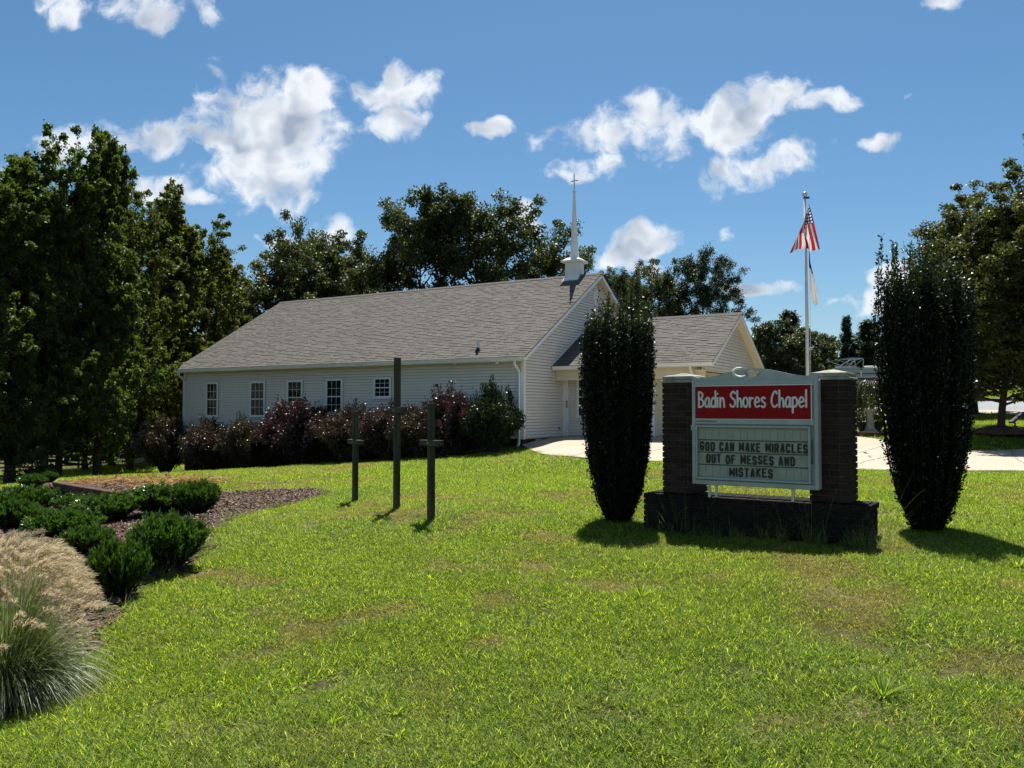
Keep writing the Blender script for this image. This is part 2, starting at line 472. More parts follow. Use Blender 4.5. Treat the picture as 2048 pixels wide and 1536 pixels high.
def on_ground(px, py, lo=2.0, hi=200.0):
    r = ray(px, py); r = r / r[1]
    ds = np.concatenate([np.arange(lo, 45, 0.05), np.arange(45, hi, 0.5)])
    z = EYE + r[2] * ds - gz(r[0] * ds, ds)
    k = np.argmax(z < 0)
    d = ds[k] if z[k] < 0 else hi
    return np.array([r[0] * d, d, g1(r[0] * d, d)])


def in_poly(x, y, poly):
    x = np.asarray(x); y = np.asarray(y); c = np.zeros(x.shape, bool); n = len(poly)
    for i in range(n):
        x0, y0 = poly[i][:2]; x1, y1 = poly[(i + 1) % n][:2]
        if y0 == y1: continue
        t = ((y0 > y) != (y1 > y)) & (x < (x1 - x0) * (y - y0) / (y1 - y0) + x0)
        c ^= t
    return c


def vnoise(x, y, s, seed=0):    # smooth value noise in 0..1
    rs = np.random.RandomState(seed); g = rs.rand(64, 64)
    u = np.asarray(x) / s + 17.3; v = np.asarray(y) / s + 5.1
    i = np.floor(u).astype(int); j = np.floor(v).astype(int); a = u - i; b_ = v - j
    a = a * a * (3 - 2 * a); b_ = b_ * b_ * (3 - 2 * b_)
    f = lambda p, q: g[p % 64, q % 64]
    return (f(i, j) * (1 - a) + f(i + 1, j) * a) * (1 - b_) + (f(i, j + 1) * (1 - a) + f(i + 1, j + 1) * a) * b_


def fbm(x, y, s, seed=0): return (vnoise(x, y, s, seed) + .5 * vnoise(x, y, s / 2.1, seed + 1) + .25 * vnoise(x, y, s / 4.3, seed + 2)) / 1.75


def axis(lo, hi, step0, growth, c):
    a = [c]; s = step0
    while a[-1] < hi: a.append(a[-1] + s); s *= growth
    b_ = [c]; s = step0
    while b_[-1] > lo: b_.append(b_[-1] - s); s *= growth
    return np.array(sorted(set(b_[1:] + a)))


def grid_mesh(name, X, Y, Z, keep=None):
    ny, nx = X.shape
    vs = np.stack([X, Y, Z], -1).reshape(-1, 3)
    idx = np.arange(nx * ny).reshape(ny, nx)
    q = np.stack([idx[:-1, :-1], idx[:-1, 1:], idx[1:, 1:], idx[1:, :-1]], -1).reshape(-1, 4)
    if keep is not None: q = q[keep.ravel()]
    return np_mesh(name, vs, q, smooth=True)


def np_mesh(name, vs, quads, smooth=False, attr=None, k=4):
    me = bpy.data.meshes.new(name)
    used = np.unique(quads); rem = -np.ones(len(vs), int); rem[used] = np.arange(len(used))
    vs = vs[used]; quads = rem[quads]
    n = len(quads)
    me.vertices.add(len(vs)); me.vertices.foreach_set('co', np.ascontiguousarray(vs, np.float32).ravel())
    me.loops.add(n * k); me.loops.foreach_set('vertex_index', np.ascontiguousarray(quads, np.int32).ravel())
    me.polygons.add(n); me.polygons.foreach_set('loop_start', np.arange(0, n * k, k, dtype=np.int32))
    if smooth: me.polygons.foreach_set('use_smooth', np.ones(n, bool))
    me.update(calc_edges=True)
    if attr is not None:
        a = me.attributes.new('rnd', 'FLOAT', 'FACE'); a.data.foreach_set('value', np.ascontiguousarray(attr, np.float32))
    return me


# lawn soil and thatch under the blades; field tones far away
m, nt, b = new_mat('lawn_ground')
N, Lk = nt.nodes.new, nt.links.new
g = N('ShaderNodeNewGeometry')
def tex(scale, detail):
    n = N('ShaderNodeTexNoise'); n.inputs['Scale'].default_value = scale; n.inputs['Detail'].default_value = detail; n.inputs['Roughness'].default_value = .65
    Lk(g.outputs['Position'], n.inputs['Vector']); return n.outputs['Fac']
def ramp(f, a, b_, p0, p1):
    r = N('ShaderNodeValToRGB'); r.color_ramp.elements[0].position = p0; r.color_ramp.elements[0].color = (*a, 1)
    r.color_ramp.elements[1].position = p1; r.color_ramp.elements[1].color = (*b_, 1); Lk(f, r.inputs[0]); return r.outputs[0]
def mixc(f, a, b_):
    x = N('ShaderNodeMix'); x.data_type = 'RGBA'; Lk(f, x.inputs[0]); Lk(a, x.inputs[6]); Lk(b_, x.inputs[7]); return x.outputs[2]
fine = ramp(tex(30, 6), (0.035, 0.040, 0.012), (0.11, 0.105, 0.035), .35, .7)
thatch = ramp(tex(24, 6), (0.12, 0.085, 0.045), (0.34, 0.26, 0.15), .35, .7)
f = N('ShaderNodeMapRange'); f.inputs['From Min'].default_value = .52; f.inputs['From Max'].default_value = .66; Lk(tex(0.8, 6), f.inputs[0])
Lk(mixc(f.outputs[0], fine, thatch), b.inputs['Base Color'])
b.inputs['Roughness'].default_value = 0.95; b.inputs['Specular IOR Level'].default_value = 0.1
bp = N('ShaderNodeBump'); bp.inputs['Strength'].default_value = .8; bp.inputs['Distance'].default_value = .03
Lk(tex(40, 6), bp.inputs['Height']); Lk(bp.outputs[0], b.inputs['Normal'])
M['ground'] = m

gx = axis(-700, 700, 0.22, 1.028, 0.0); gy = axis(-300, 1200, 0.22, 1.026, 9.0)
GX, GY = np.meshgrid(gx, gy)
GZ = gz(GX, GY)
ground = link('ground', grid_mesh('ground', GX, GY, GZ), M['ground'])
setp(ground, 'sloping green lawn ground around the chapel', kind='structure')

# ---- concrete drive: loft between its near and far edge
near_px = [(2250, 948), (2048, 945), (1900, 944), (1720, 942), (1500, 934), (1310, 925), (1165, 918), (1105, 913), (1070, 905), (1050, 895)]
near = [on_ground(*p)[:2] for p in near_px]
far_px = [(2250, 893), (2048, 900), (1900, 903), (1720, 905.5)]
farp = [on_ground(*p)[:2] for p in far_px]


def resample(pts, n):
    pts = np.array(pts); s = np.r_[0, np.cumsum(np.hypot(*np.diff(pts, axis=0).T))]
    t = np.linspace(0, s[-1], n); return np.stack([np.interp(t, s, pts[:, 0]), np.interp(t, s, pts[:, 1])], -1)


# ------------------------------------------------------------------ chapel frame of reference
CH_YAW = math.atan2(-0.509, 0.861)
CHO = at(1051, 711.5, 26.5)                      # near right corner of the main roof edge
cx = np.array([math.cos(CH_YAW), math.sin(CH_YAW)]); cy = np.array([-math.sin(CH_YAW), math.cos(CH_YAW)])


def ch(x, y): return CHO[:2] + cx * x + cy * y   # chapel plan -> world plan


def ch_inv(p): q = np.asarray(p)[:2] - CHO[:2]; return float(q @ cx), float(q @ cy)


def ch_plane_y(px, py, y0):       # line of sight meets the vertical plane y = y0 of the chapel plan -> (x, z)
    r = ray(px, py); o = np.array([0, 0, EYE])
    k = (y0 - (o[:2] - CHO[:2]) @ cy) / (r[:2] @ cy)
    p = o + r * k; return ch_inv(p)[0], p[2]


def ch_plane_x(px, py, x0):
    r = ray(px, py); o = np.array([0, 0, EYE])
    k = (x0 - (o[:2] - CHO[:2]) @ cx) / (r[:2] @ cx)
    p = o + r * k; return ch_inv(p)[1], p[2]


far_edge = farp + [ch(11.5, 5.2), ch(7.5, 8.6), ch(3.0, 9.2), ch(0.2, 9.2), ch(-.30, 7.0), ch(-.30, 4.0), ch(-.30, 0.25)]
NE = resample(near, 90); FE = resample(far_edge, 90)
K = 16
T = np.linspace(0, 1, K)[:, None]
DX = NE[None, :, 0] * (1 - T) + FE[None, :, 0] * T; DY = NE[None, :, 1] * (1 - T) + FE[None, :, 1] * T
drive = link('driveway', grid_mesh('driveway', DX, DY, gz(DX, DY) + 0.035), M['concrete'])
setp(drive, 'pale concrete driveway curving to the chapel entrance', kind='structure')
drive_poly = [tuple(p) for p in NE] + [tuple(p) for p in FE[::-1]]
# skirt, so that the slab has an edge
sk = MB()
for i in range(len(NE) - 1):
    a, c = NE[i], NE[i + 1]; za, zc = g1(*a), g1(*c)
    sk.add([(a[0], a[1], za - .1), (c[0], c[1], zc - .1), (c[0], c[1], zc + .035), (a[0], a[1], za + .035)], [(0, 1, 2, 3)])
sk.build('slab_edge', M['concrete'], drive)
# saw-cut control joints across the slab: thin dark grooves
jt = MB()
for i in (8, 17, 26, 35, 44, 53, 62):
    for k in range(K - 1):
        a = np.array([DX[k, i], DY[k, i]]); c = np.array([DX[k + 1, i], DY[k + 1, i]])
        n_ = np.array([-(c - a)[1], (c - a)[0]]); n_ = n_ / np.hypot(*n_) * .012
        za, zc = g1(*a) + .039, g1(*c) + .039
        jt.add([(*(a - n_), za), (*(a + n_), za), (*(c + n_), zc), (*(c - n_), zc)], [(0, 1, 2, 3)])
jt.build('control_joint', mat('joint_filler', (.16, .14, .11), None, .9, 6), drive)

# ------------------------------------------------------------------ chapel
L_, HW = 17.25, 5.96            # roof length, half width
EZ = float(CHO[2]); RISE = 3.51; SL = RISE / HW; RZ_ = EZ + RISE
FLOOR = EYE - 0.96
WX, WXL, WY, WYB = -0.25, -L_ + 0.25, 0.30, 2 * HW - 0.30     # wall faces
chapel = empty('chapel', (CHO[0], CHO[1], 0), 'cream-sided chapel with long brown shingle roof and white steeple', 'chapel', rz=CH_YAW)

# --- courses of siding, every board a piece of its own
EXPO = 0.1016


def board_mesh(name, xa0, xb0, xa1, xb1, h=EXPO, t=0.026):
    # along x, from z 0 to h; lower edge proud of the wall (towards -y); ends may be cut on a slope
    mb = MB()
    g_ = .016 if h > .05 else 0.0      # open lap below the lip
    mb.add([(xa0, -t, g_), (xb0, -t, g_), (xb0, 0, g_), (xa0, 0, g_), (xa1, -0.004, h), (xb1, -0.004, h), (xb1, 0, h), (xa1, 0, h),
            (xa0, -t, g_ + .01), (xb0, -t, g_ + .01), (xa0 * .3 + xa1 * .7, -t * .55, h * .70), (xb0 * .3 + xb1 * .7, -t * .55, h * .70)],
           [(0, 1, 9, 8), (8, 9, 11, 10), (10, 11, 5, 4), (0, 3, 2, 1), (3, 7, 6, 2), (4, 5, 6, 7), (0, 8, 10, 4, 7, 3), (1, 2, 6, 5, 11, 9)])
    return mb.mesh(name, [M['siding']])


def siding_rect(wall, length, z0, z1, origin, rz):
    n = int(math.ceil((z1 - z0) / EXPO))
    me = board_mesh('siding_board', 0, length, 0, length)
    for i in range(n):
        h = min(EXPO, z1 - z0 - i * EXPO)
        m_ = me if h > EXPO - 1e-4 else board_mesh('siding_board', 0, length, 0, length, h)
        link('siding_board', m_, None, wall, (origin[0], origin[1], z0 + i * EXPO), (0, 0, rz))


def wall_core(name, mb): return mb.build(name, M['siding'], chapel)


T_ = 0.06
w = wall_core('front_wall', MB().box(WXL, WX - .03, WY + .03, WY + .03 + T_, FLOOR - .02, EZ - 0.06))
siding_rect(w, WX - WXL - .2, FLOOR, EZ - 0.10, (WXL + .1, WY), 0)
# gable wall facing the drive: boards cut to the roof slope
gp = MB()
prof = [(WY, FLOOR - .02), (WYB, FLOOR - .02), (WYB, EZ + SL * .3 - .12), (HW, RZ_ - .16), (WY, EZ + SL * .3 - .12)]
gp.hexa([(WX - .03 - T_, y, z) for y, z in prof], [(WX - .03, y, z) for y, z in prof])
w = wall_core('gable_wall', gp)
z = FLOOR
while z < RZ_ - .25:
    def lim(zz):
        y = max(WY + .1, (zz + .14 - EZ) / SL); return y, min(WYB - .1, 2 * HW - (zz + .14 - EZ) / SL)
    a0, b0 = lim(z); a1, b1 = lim(z + EXPO)
    if b1 - a1 > .1:
        link('siding_board', board_mesh('siding_board', a0, b0, a1, b1), None, w, (WX, 0, z), (0, 0, math.pi / 2))
    z += EXPO
wall_core('rear_wall', MB().box(WXL, WX - T_, WYB - T_, WYB, FLOOR - .02, EZ - .06))
gp = MB(); gp.hexa([(WXL, y, z) for y, z in prof], [(WXL + T_, y, z) for y, z in prof]); wall_core('far_gable_wall', gp)
# corner trim
for name, x, y in (('corner_trim', WX, WY), ('corner_trim', WXL, WY)):
    s = 1 if x == WX else -1
    MB().box(x - .085 if s > 0 else x - .034, x + .034 if s > 0 else x + .085, y - .034, y - .002, FLOOR - .03, EZ - .1).box(
        x + .002 if s > 0 else x - .034, x + .034 if s > 0 else x - .002, y - .002, y + .085, FLOOR - .03, EZ - .1).build(name, M['white'], chapel)
# foundation of brick courses (joined: about five pixels each)
fb = MB()
zc = FLOOR - .03
for i in range(26):
    z1 = zc - i * .0677; z0 = z1 - .057
    off = (i % 2) * .1
    x = WXL + .02 + off
    while x < WX - .05:
        fb.box(x, min(x + .19, WX - .02), WY + .004, WY + .05, z0, z1); x += .2
    if i < 8:
        y = WY + .06 + off
        while y < 3.2:
            fb.box(WX - .05, WX - .006, y, y + .19, z0, z1); y += .2
fnd = fb.build('foundation_bricks', M['brick_dark'], chapel); fnd['kind'] = 'stuff'
MB().box(WXL + .02, WX - .02, WY + .014, WY + .3, -2.2, FLOOR - .025).box(WX - .3, WX - .016, WY + .3, WYB, 0, FLOOR - .025).build('foundation', M['mortar'], chapel)
MB().box(WX - .004, WX + .02, 1.1, 1.5, FLOOR - .15, FLOOR - .045).build('crawl_vent', M['steel'], chapel)

# --- roofs
def roof_slab(name, x0, x1, y_e, y_r, z_e, z_r, parent, th=.03):
    mb = MB()
    s = 1 if y_r > y_e else -1
    mb.hexa([(x0, y_e, z_e - th), (x1, y_e, z_e - th), (x1, y_r, z_r - th), (x0, y_r, z_r - th)],
            [(x0, y_e, z_e), (x1, y_e, z_e), (x1, y_r, z_r), (x0, y_r, z_r)])
    return mb.build(name, M['roof_felt'], parent)


def shingles(x0, x1, y_e, y_r, z_e, z_r, parent, seed, tab=.26, expo=.135):
    rs = random.Random(seed)
    run = math.hypot(y_r - y_e, z_r - z_e); n = int(run / expo)
    ux = np.array([0, (y_r - y_e) / run, (z_r - z_e) / run]); nz = np.array([0, -(z_r - z_e) / run, abs(y_r - y_e) / run])
    if y_r < y_e: nz = np.array([0, (z_r - z_e) / run, abs(y_r - y_e) / run])
    mb = MB()
    for i in range(n):
        s0 = i * expo - .012; s1 = min((i + 1) * expo + .02, run)
        x = x0 - rs.random() * tab
        while x < x1:
            wd = tab * (.45 + .8 * rs.random())
            xa, xb = max(x, x0), min(x + wd - .004, x1)
            if xb - xa > .02:
                th = .011 + (.008 if rs.random() < .45 else 0) + .003 * rs.random()
                d0 = .005 * rs.random() if i else 0
                o = np.array([0, y_e, z_e])
                p = lambda X, S, H: tuple(o + np.array([X, 0, 0]) + ux * S + nz * H)
                mb.add([p(xa, s0 + d0, .001), p(xb, s0 + d0, .001), p(xb, s0 + d0, th), p(xa, s0 + d0, th), p(xb, s1, .003), p(xa, s1, .003)],
                       [(0, 1, 2, 3), (3, 2, 4, 5), (0, 3, 5), (1, 4, 2)], rs.choice((0, 0, 1, 2)))
            x += wd
    o = mb.build('shingles', [M['shingle'], M['shingle_b'], M['shingle_c']], parent)
    o['kind'] = 'stuff'
    return o


M['shingle_b'] = mat('asphalt_shingle_light', (0.146, 0.134, 0.117), (0.112, 0.103, 0.091), 0.9, 6.0, 8.0, 0.2, bump=0.5, bump_scale=90)
M['shingle_c'] = mat('asphalt_shingle_dark', (0.126, 0.116, 0.102), (0.094, 0.086, 0.077), 0.9, 6.0, 8.0, 0.2, bump=0.5, bump_scale=90)
rf = roof_slab('main_roof', -L_, 0, 0, HW, EZ, RZ_, chapel)
shingles(-L_ - .01, .012, -.02, HW, EZ - .012, RZ_, rf, 3)
rf2 = roof_slab('rear_roof', -L_, 0, 2 * HW, HW, EZ, RZ_, chapel)
rc = MB()
x = -L_
while x < 0:
    rc.hexa([(x, HW - .14, RZ_ - .055), (x + .2, HW - .14, RZ_ - .055), (x + .2, HW + .14, RZ_ - .055), (x, HW + .14, RZ_ - .055)],
            [(x, HW - .02, RZ_ + .03), (x + .16, HW - .02, RZ_ + .035), (x + .16, HW + .02, RZ_ + .035), (x, HW + .02, RZ_ + .03)]); x += .145
o = rc.build('ridge_cap', M['shingle'], rf); o['kind'] = 'stuff'


def rake(name, x0, x1, y_e, y_r, z_e, z_r, parent, depth=.17, m=None):
    mb = MB()
    mb.hexa([(x0, y_e, z_e - depth), (x1, y_e, z_e - depth), (x1, y_r, z_r - depth), (x0, y_r, z_r - depth)],
            [(x0, y_e, z_e - .031), (x1, y_e, z_e - .031), (x1, y_r, z_r - .031), (x0, y_r, z_r - .031)])
    return mb.build(name, m or M['white'], parent)


for ye in (0, 2 * HW):
    rake('rake_board', -.028, .004, ye, HW, EZ, RZ_, chapel)
    rake('rake_soffit', WX + .004, -.028, ye, HW, EZ - .05, RZ_ - .05, chapel, .075, M['soffit'])
    rake('rake_board', -L_ - .004, -L_ + .028, ye, HW, EZ, RZ_, chapel)
# eave: soffit, fascia, gutter, downspouts
MB().box(-L_ + .03, -.03, .012, WY - .001, EZ - .115, EZ - .10).build('soffit', M['soffit'], chapel)
MB().box(-L_ + .03, -.03, -.004, .012, EZ - .17, EZ - .032).build('fascia', M['white'], chapel)
gt = MB()
gt.hexa([(-L_ + .02, -.085, EZ - .15), (.0, -.085, EZ - .15), (.0, -.006, EZ - .15), (-L_ + .02, -.006, EZ - .15)],
        [(-L_ + .02, -.118, EZ - .03), (.0, -.118, EZ - .03), (.0, -.006, EZ - .035), (-L_ + .02, -.006, EZ - .035)])
gt.build('gutter', M['white'], chapel)


def downspout(parent, x, y0, y1, ztop, zbot):
    mb = MB(); mb.tube([(x, y0, ztop), (x, y0, ztop - .12), (x, y1, ztop - .36), (x, y1, ztop - .5), (x, y1, zbot + .15), (x, y1 - .12, zbot)], .042, 4)
    return mb.build('downspout', M['white'], parent)


dx_r = ch_plane_y(1040, 800, WY)[0]
downspout(chapel, dx_r, -.06, WY - .065, EZ - .14, FLOOR - .3)
downspout(chapel, WXL + .02, -.06, WY - .065, EZ - .14, FLOOR - .7)
for px, py in ((910, 727), (994, 721)):
    x, z = ch_plane_y(px, py, .15)
    MB().lathe([(.02, 0), (.05, -.02), (.065, -.09), (.03, -.11)], 10, (x, .15, EZ - .117)).build('eave_light', M['white'], chapel, smooth=True)
x, z = ch_plane_y(875, 771, WY)
MB().box(x - .05, x + .05, WY - .07, WY - .012, z - .05, z + .05).build('outlet_box', M['black'], chapel)


# --- windows
def window(parent, x0, x1, z0, z1, y, blind=True, cols=3, rows=2, name='window', deco=False):
    t = .085
    wm = MB().box(x0 - .005, x1 + .005, y - .02, y - .0145, z0 - .005, z1 + .005).build(name, M['dark_room'], parent)
    fr = MB()
    fr.box(x0, x0 + t, y - .05, y - .021, z0, z1).box(x1 - t, x1, y - .05, y - .021, z0, z1)
    fr.box(x0 + t, x1 - t, y - .05, y - .021, z1 - t, z1).box(x0 + t, x1 - t, y - .05, y - .021, z0, z0 + t)
    fr.build('frame', M['white'], wm, bevel=.004)
    MB().box(x0 - .02, x1 + .02, y - .075, y - .051, z0 - .015, z0 + .02).build('sill', M['white'], wm)
    zm = (z0 + z1) / 2
    MB().box(x0 + t, x1 - t, y - .047, y - .024, zm - .02, zm + .02).build('meeting_rail', M['white'], wm)
    for za, zb in ((z0 + t, zm - .02), (zm + .02, z1 - t)):
        MB().box(x0 + t, x1 - t, y - .034, y - .030, za, zb).build('pane', M['glass'], wm)
        mu = MB(); e = .006
        for i in range(1, cols):
            xx = x0 + t + (x1 - x0 - 2 * t) * i / cols; mu.box(xx - e, xx + e, y - .040, y - .035, za, zb)
        for j in range(1, rows):
            zz = za + (zb - za) * j / rows; mu.box(x0 + t, x1 - t, y - .0405, y - .0355, zz - e, zz + e)
        mu.build('muntin', M['white'], wm)
    if blind:
        bl = MB(); zz = z0 + t + .01
        while zz < z1 - t - .02:
            bl.add([(x0 + t, y - .026, zz), (x1 - t, y - .026, zz), (x1 - t, y - .0225, zz + .02), (x0 + t, y - .0225, zz + .02)], [(0, 1, 2, 3)]); zz += .03
        o = bl.build('blind_slats', M['blind'], wm); o['kind'] = 'stuff'
    return wm


for pa, pb, ya, yb, bl in ((414, 438.5, 764.5, 834, False), (501.5, 532, 762.5, 834, True), (575.5, 607, 760.5, 834, True), (653, 687, 757.5, 834, True), (748.5, 784, 754.5, 797, False)):
    xa, zt = ch_plane_y(pa, ya, WY); xb, _ = ch_plane_y(pb, ya, WY); _, zb = ch_plane_y(pa, yb, WY)
    if ya == 757.5 or ya == 760.5: zb = zt - 1.36
    wm = window(chapel, xa, xb, zb, zt, WY - .012, bl)
    if ya == 764.5:      # pale cloths hung behind the glass
        MB().box(xa + .12, xa + .25, WY - .0405, WY - .039, zb + .42, zb + .66).build('hung_cloth', M['white'], wm)
        MB().box(xa + .42, xa + .52, WY - .0405, WY - .039, zb + .46, zb + .64).build('hung_cloth', M['white'], wm)
    if ya == 754.5:      # flowers on the sill inside
        fl = MB(); rr = random.Random(4)
        for k in range(26):
            u_, v_ = xa + .12 + rr.random() * (xb - xa - .24), zb + .1 + rr.random() * .46
            fl.add([(u_, -.0395 + WY, v_ - .02), (u_ + .016, -.0395 + WY, v_), (u_, -.0395 + WY, v_ + .02), (u_ - .016, -.0395 + WY, v_)], [(0, 1, 2, 3)])
        fl.build('flower_arrangement', M['white'], wm)['kind'] = 'stuff'

# --- vent stack on the roof
vx, vy = -3.05, .55
for k in range(40):              # slide along the slope until it meets the line of sight
    y = .3 + k * .05
    xx, zz = ch_plane_y(956, 704, y)
    if zz < EZ + SL * y: vx, vy = xx, y; break
vz = EZ + SL * vy
MB().tube([(vx, vy, vz - .05), (vx, vy, vz + .36)], .045, 10).build('vent_pipe', M['steel'], chapel, smooth=False)
MB().lathe([(.11, -.08), (.10, .02), (.06, .10), (.052, .13)], 12, (vx, vy, vz)).build('pipe_boot', M['black'], chapel)

# --- round louvre in the gable
gv = MB(); gv.lathe([(.30, 0), (.30, .02), (.25, .03), (.25, .012)], 20)
o = gv.build('gable_vent', M['white'], chapel, loc=(WX + .012, HW, RZ_ - .95), rot=(0, math.pi / 2, 0))
for k in range(7):
    h = -.21 + k * .07; wd = math.sqrt(.25 ** 2 - h * h)
    MB().box(h - .02, h + .02, -wd, wd, .012, .026).build('louvre', M['siding'], o)

# --- steeple
sx, _ = ch_plane_y(1149, 560, HW)
st = MB().box(sx - .275, sx + .275, HW - .275, HW + .275, RZ_ - .2, RZ_ + .50).build('steeple', M['white'], chapel)
MB().hexa([(sx - .36, HW - .42, RZ_ - .24), (sx + .36, HW - .42, RZ_ - .24), (sx + .36, HW + .42, RZ_ - .24), (sx - .36, HW + .42, RZ_ - .24)],
          [(sx - .278, HW - .278, RZ_ - .02), (sx + .278, HW - .278, RZ_ - .02), (sx + .278, HW + .278, RZ_ - .02), (sx - .278, HW + .278, RZ_ - .02)]).build('base_flare', M['white'], st)
for k in range(4):
    zz = RZ_ + .07 + k * .09
    MB().box(sx - .20, sx + .20, HW - .292, HW - .276, zz, zz + .06).build('louvre', M['white'], st)
    MB().box(sx + .276, sx + .292, HW - .20, HW + .20, zz, zz + .06).build('louvre', M['white'], st)
MB().hexa([(sx - .40, HW - .40, RZ_ + .50), (sx + .40, HW - .40, RZ_ + .50), (sx + .40, HW + .40, RZ_ + .50), (sx - .40, HW + .40, RZ_ + .50)],
          [(sx - .41, HW - .41, RZ_ + .58), (sx + .41, HW - .41, RZ_ + .58), (sx + .41, HW + .41, RZ_ + .58), (sx - .41, HW + .41, RZ_ + .58)]).hexa(
    [(sx - .37, HW - .37, RZ_ + .581), (sx + .37, HW - .37, RZ_ + .581), (sx + .37, HW + .37, RZ_ + .581), (sx - .37, HW + .37, RZ_ + .581)],
    [(sx - .2, HW - .2, RZ_ + .70), (sx + .2, HW - .2, RZ_ + .70), (sx + .2, HW + .2, RZ_ + .70), (sx - .2, HW + .2, RZ_ + .70)]).build('cap_moulding', M['white'], st, bevel=.006)
oc = lambda r, z: [(sx + r * math.cos(math.pi / 8 + k * math.pi / 4), HW + r * math.sin(math.pi / 8 + k * math.pi / 4), z) for k in range(8)]
sp = MB().hexa(oc(.20, RZ_ + .702), oc(.155, RZ_ + .95)).hexa(oc(.155, RZ_ + .951), oc(.042, RZ_ + 3.30)).hexa(oc(.075, RZ_ + 3.301), oc(.06, RZ_ + 3.36))
sp.build('spire', M['white'], st)
crs = MB().box(sx - .018, sx + .018, HW - .018, HW + .018, RZ_ + 3.36, RZ_ + 4.02).box(sx - .15, sx + .15, HW - .0165, HW + .0165, RZ_ + 3.74, RZ_ + 3.775)
crs.tube([(sx, HW, RZ_ + 4.0), (sx, HW, RZ_ + 4.25)], [.008, .003], 6)
crs.build('spire_cross', M['steel'], st)

# --- entry wing and carport on the gable side
WE, WH = 2.30, 3.33             # eave edge, half width
WZ = EYE + 1.50; WR = WZ + 1.83; WL = 5.43; WS = 1.83 / WH
wf = roof_slab('porch_roof', WX + .02, WL, WE, WE + WH, WZ, WR, chapel)
shingles(WX + .03, WL + .012, WE - .02, WE + WH, WZ - .012, WR, wf, 9)
roof_slab('porch_rear_roof', WX + .02, WL, WE + 2 * WH, WE + WH, WZ, WR, chapel)
rc = MB(); x = WX + .03
while x < WL:
    rc.hexa([(x, WE + WH - .14, WR - .055), (x + .2, WE + WH - .14, WR - .055), (x + .2, WE + WH + .14, WR - .055), (x, WE + WH + .14, WR - .055)],
            [(x, WE + WH - .02, WR + .03), (x + .16, WE + WH - .02, WR + .035), (x + .16, WE + WH + .02, WR + .035), (x, WE + WH + .02, WR + .03)]); x += .145
o = rc.build('ridge_cap', M['shingle'], wf); o['kind'] = 'stuff'
for ye in (WE, WE + 2 * WH):
    rake('rake_board', WL - .028, WL + .004, ye, WE + WH, WZ, WR, chapel, .16)
    rake('rake_soffit', WL - .30, WL - .029, ye, WE + WH, WZ - .05, WR - .05, chapel, .075, M['soffit'])
rake('rake_board', WX + .001, WX + .02, WE, WE + WH, WZ + .14, WR + .14, chapel, .22)
MB().box(WX + .02, WL - .03, WE - .004, WE + .012, WZ - .16, WZ - .032).build('fascia', M['white'], chapel)
gt = MB()
gt.hexa([(WX + .06, WE - .085, WZ - .14), (WL - .02, WE - .085, WZ - .14), (WL - .02, WE - .006, WZ - .14), (WX + .06, WE - .006, WZ - .14)],
        [(WX + .06, WE - .118, WZ - .03), (WL - .02, WE - .118, WZ - .03), (WL - .02, WE - .006, WZ - .035), (WX + .06, WE - .006, WZ - .035)])
gt.build('gutter', M['white'], chapel)
CE = WZ - .34                    # carport ceiling
for x0_, x1_, k in ((WX + .02, WL - .33, 0),):
    cl = MB(); y = WE + .33
    while y < WE + 2 * WH - .33:
        cl.box(x0_, x1_, y, y + .145, CE - .012, CE); y += .15
    cl.build('carport_ceiling', M['soffit'], chapel)
MB().box(WX + .02, WL - .32, WE + .012, WE + .33, WZ - .115, WZ - .10).build('porch_soffit', M['soffit'], chapel)
hb = MB().box(WX + .03, WL - .34, WE + .26, WE + .31, CE - .17, WZ - .116)
hw = hb.build('header_wall', M['soffit'], chapel)
for k, (za, zb) in enumerate(((CE - .17, CE - .035), (CE - .03, CE + .105), (CE + .11, WZ - .117))):
    MB().hexa([(WX + .03, WE + .245, za), (WL - .34, WE + .245, za), (WL - .34, WE + .259, za), (WX + .03, WE + .259, za)],
              [(WX + .03, WE + .254, zb), (WL - .34, WE + .254, zb), (WL - .34, WE + .259, zb), (WX + .03, WE + .259, zb)]).build('siding_board', M['soffit'], hw)
MB().box(WX + .22, WL - .34, WE + 2 * WH - .31, WE + 2 * WH - .26, CE - .17, WZ - .116).build('rear_header', M['soffit'], chapel)
# carport gable with its own boards
gxx = WL - .30
gp = MB(); pr = [(WE + .05, WZ - .26), (WE + 2 * WH - .05, WZ - .26), (WE + 2 * WH - .05, WZ - .06), (WE + WH, WR - .10), (WE + .05, WZ - .06)]
gp.hexa([(gxx - .07, y, z) for y, z in pr], [(gxx - .03, y, z) for y, z in pr]); w = gp.build('carport_gable', M['siding'], chapel)
z = WZ - .26
while z < WR - .2:
    f_ = lambda zz: max(WE + .06, WE + (zz + .12 - WZ) / WS)
    a0, a1 = f_(z), f_(z + EXPO)
    link('siding_board', board_mesh('siding_board', a0, 2 * (WE + WH) - a0, a1, 2 * (WE + WH) - a1), None, w, (gxx, 0, z), (0, 0, math.pi / 2)); z += EXPO
MB().box(gxx - .3, gxx + .012, WE + .02, WE + 2 * WH - .02, WZ - .30, WZ - .262).build('gable_soffit', M['soffit'], chapel)


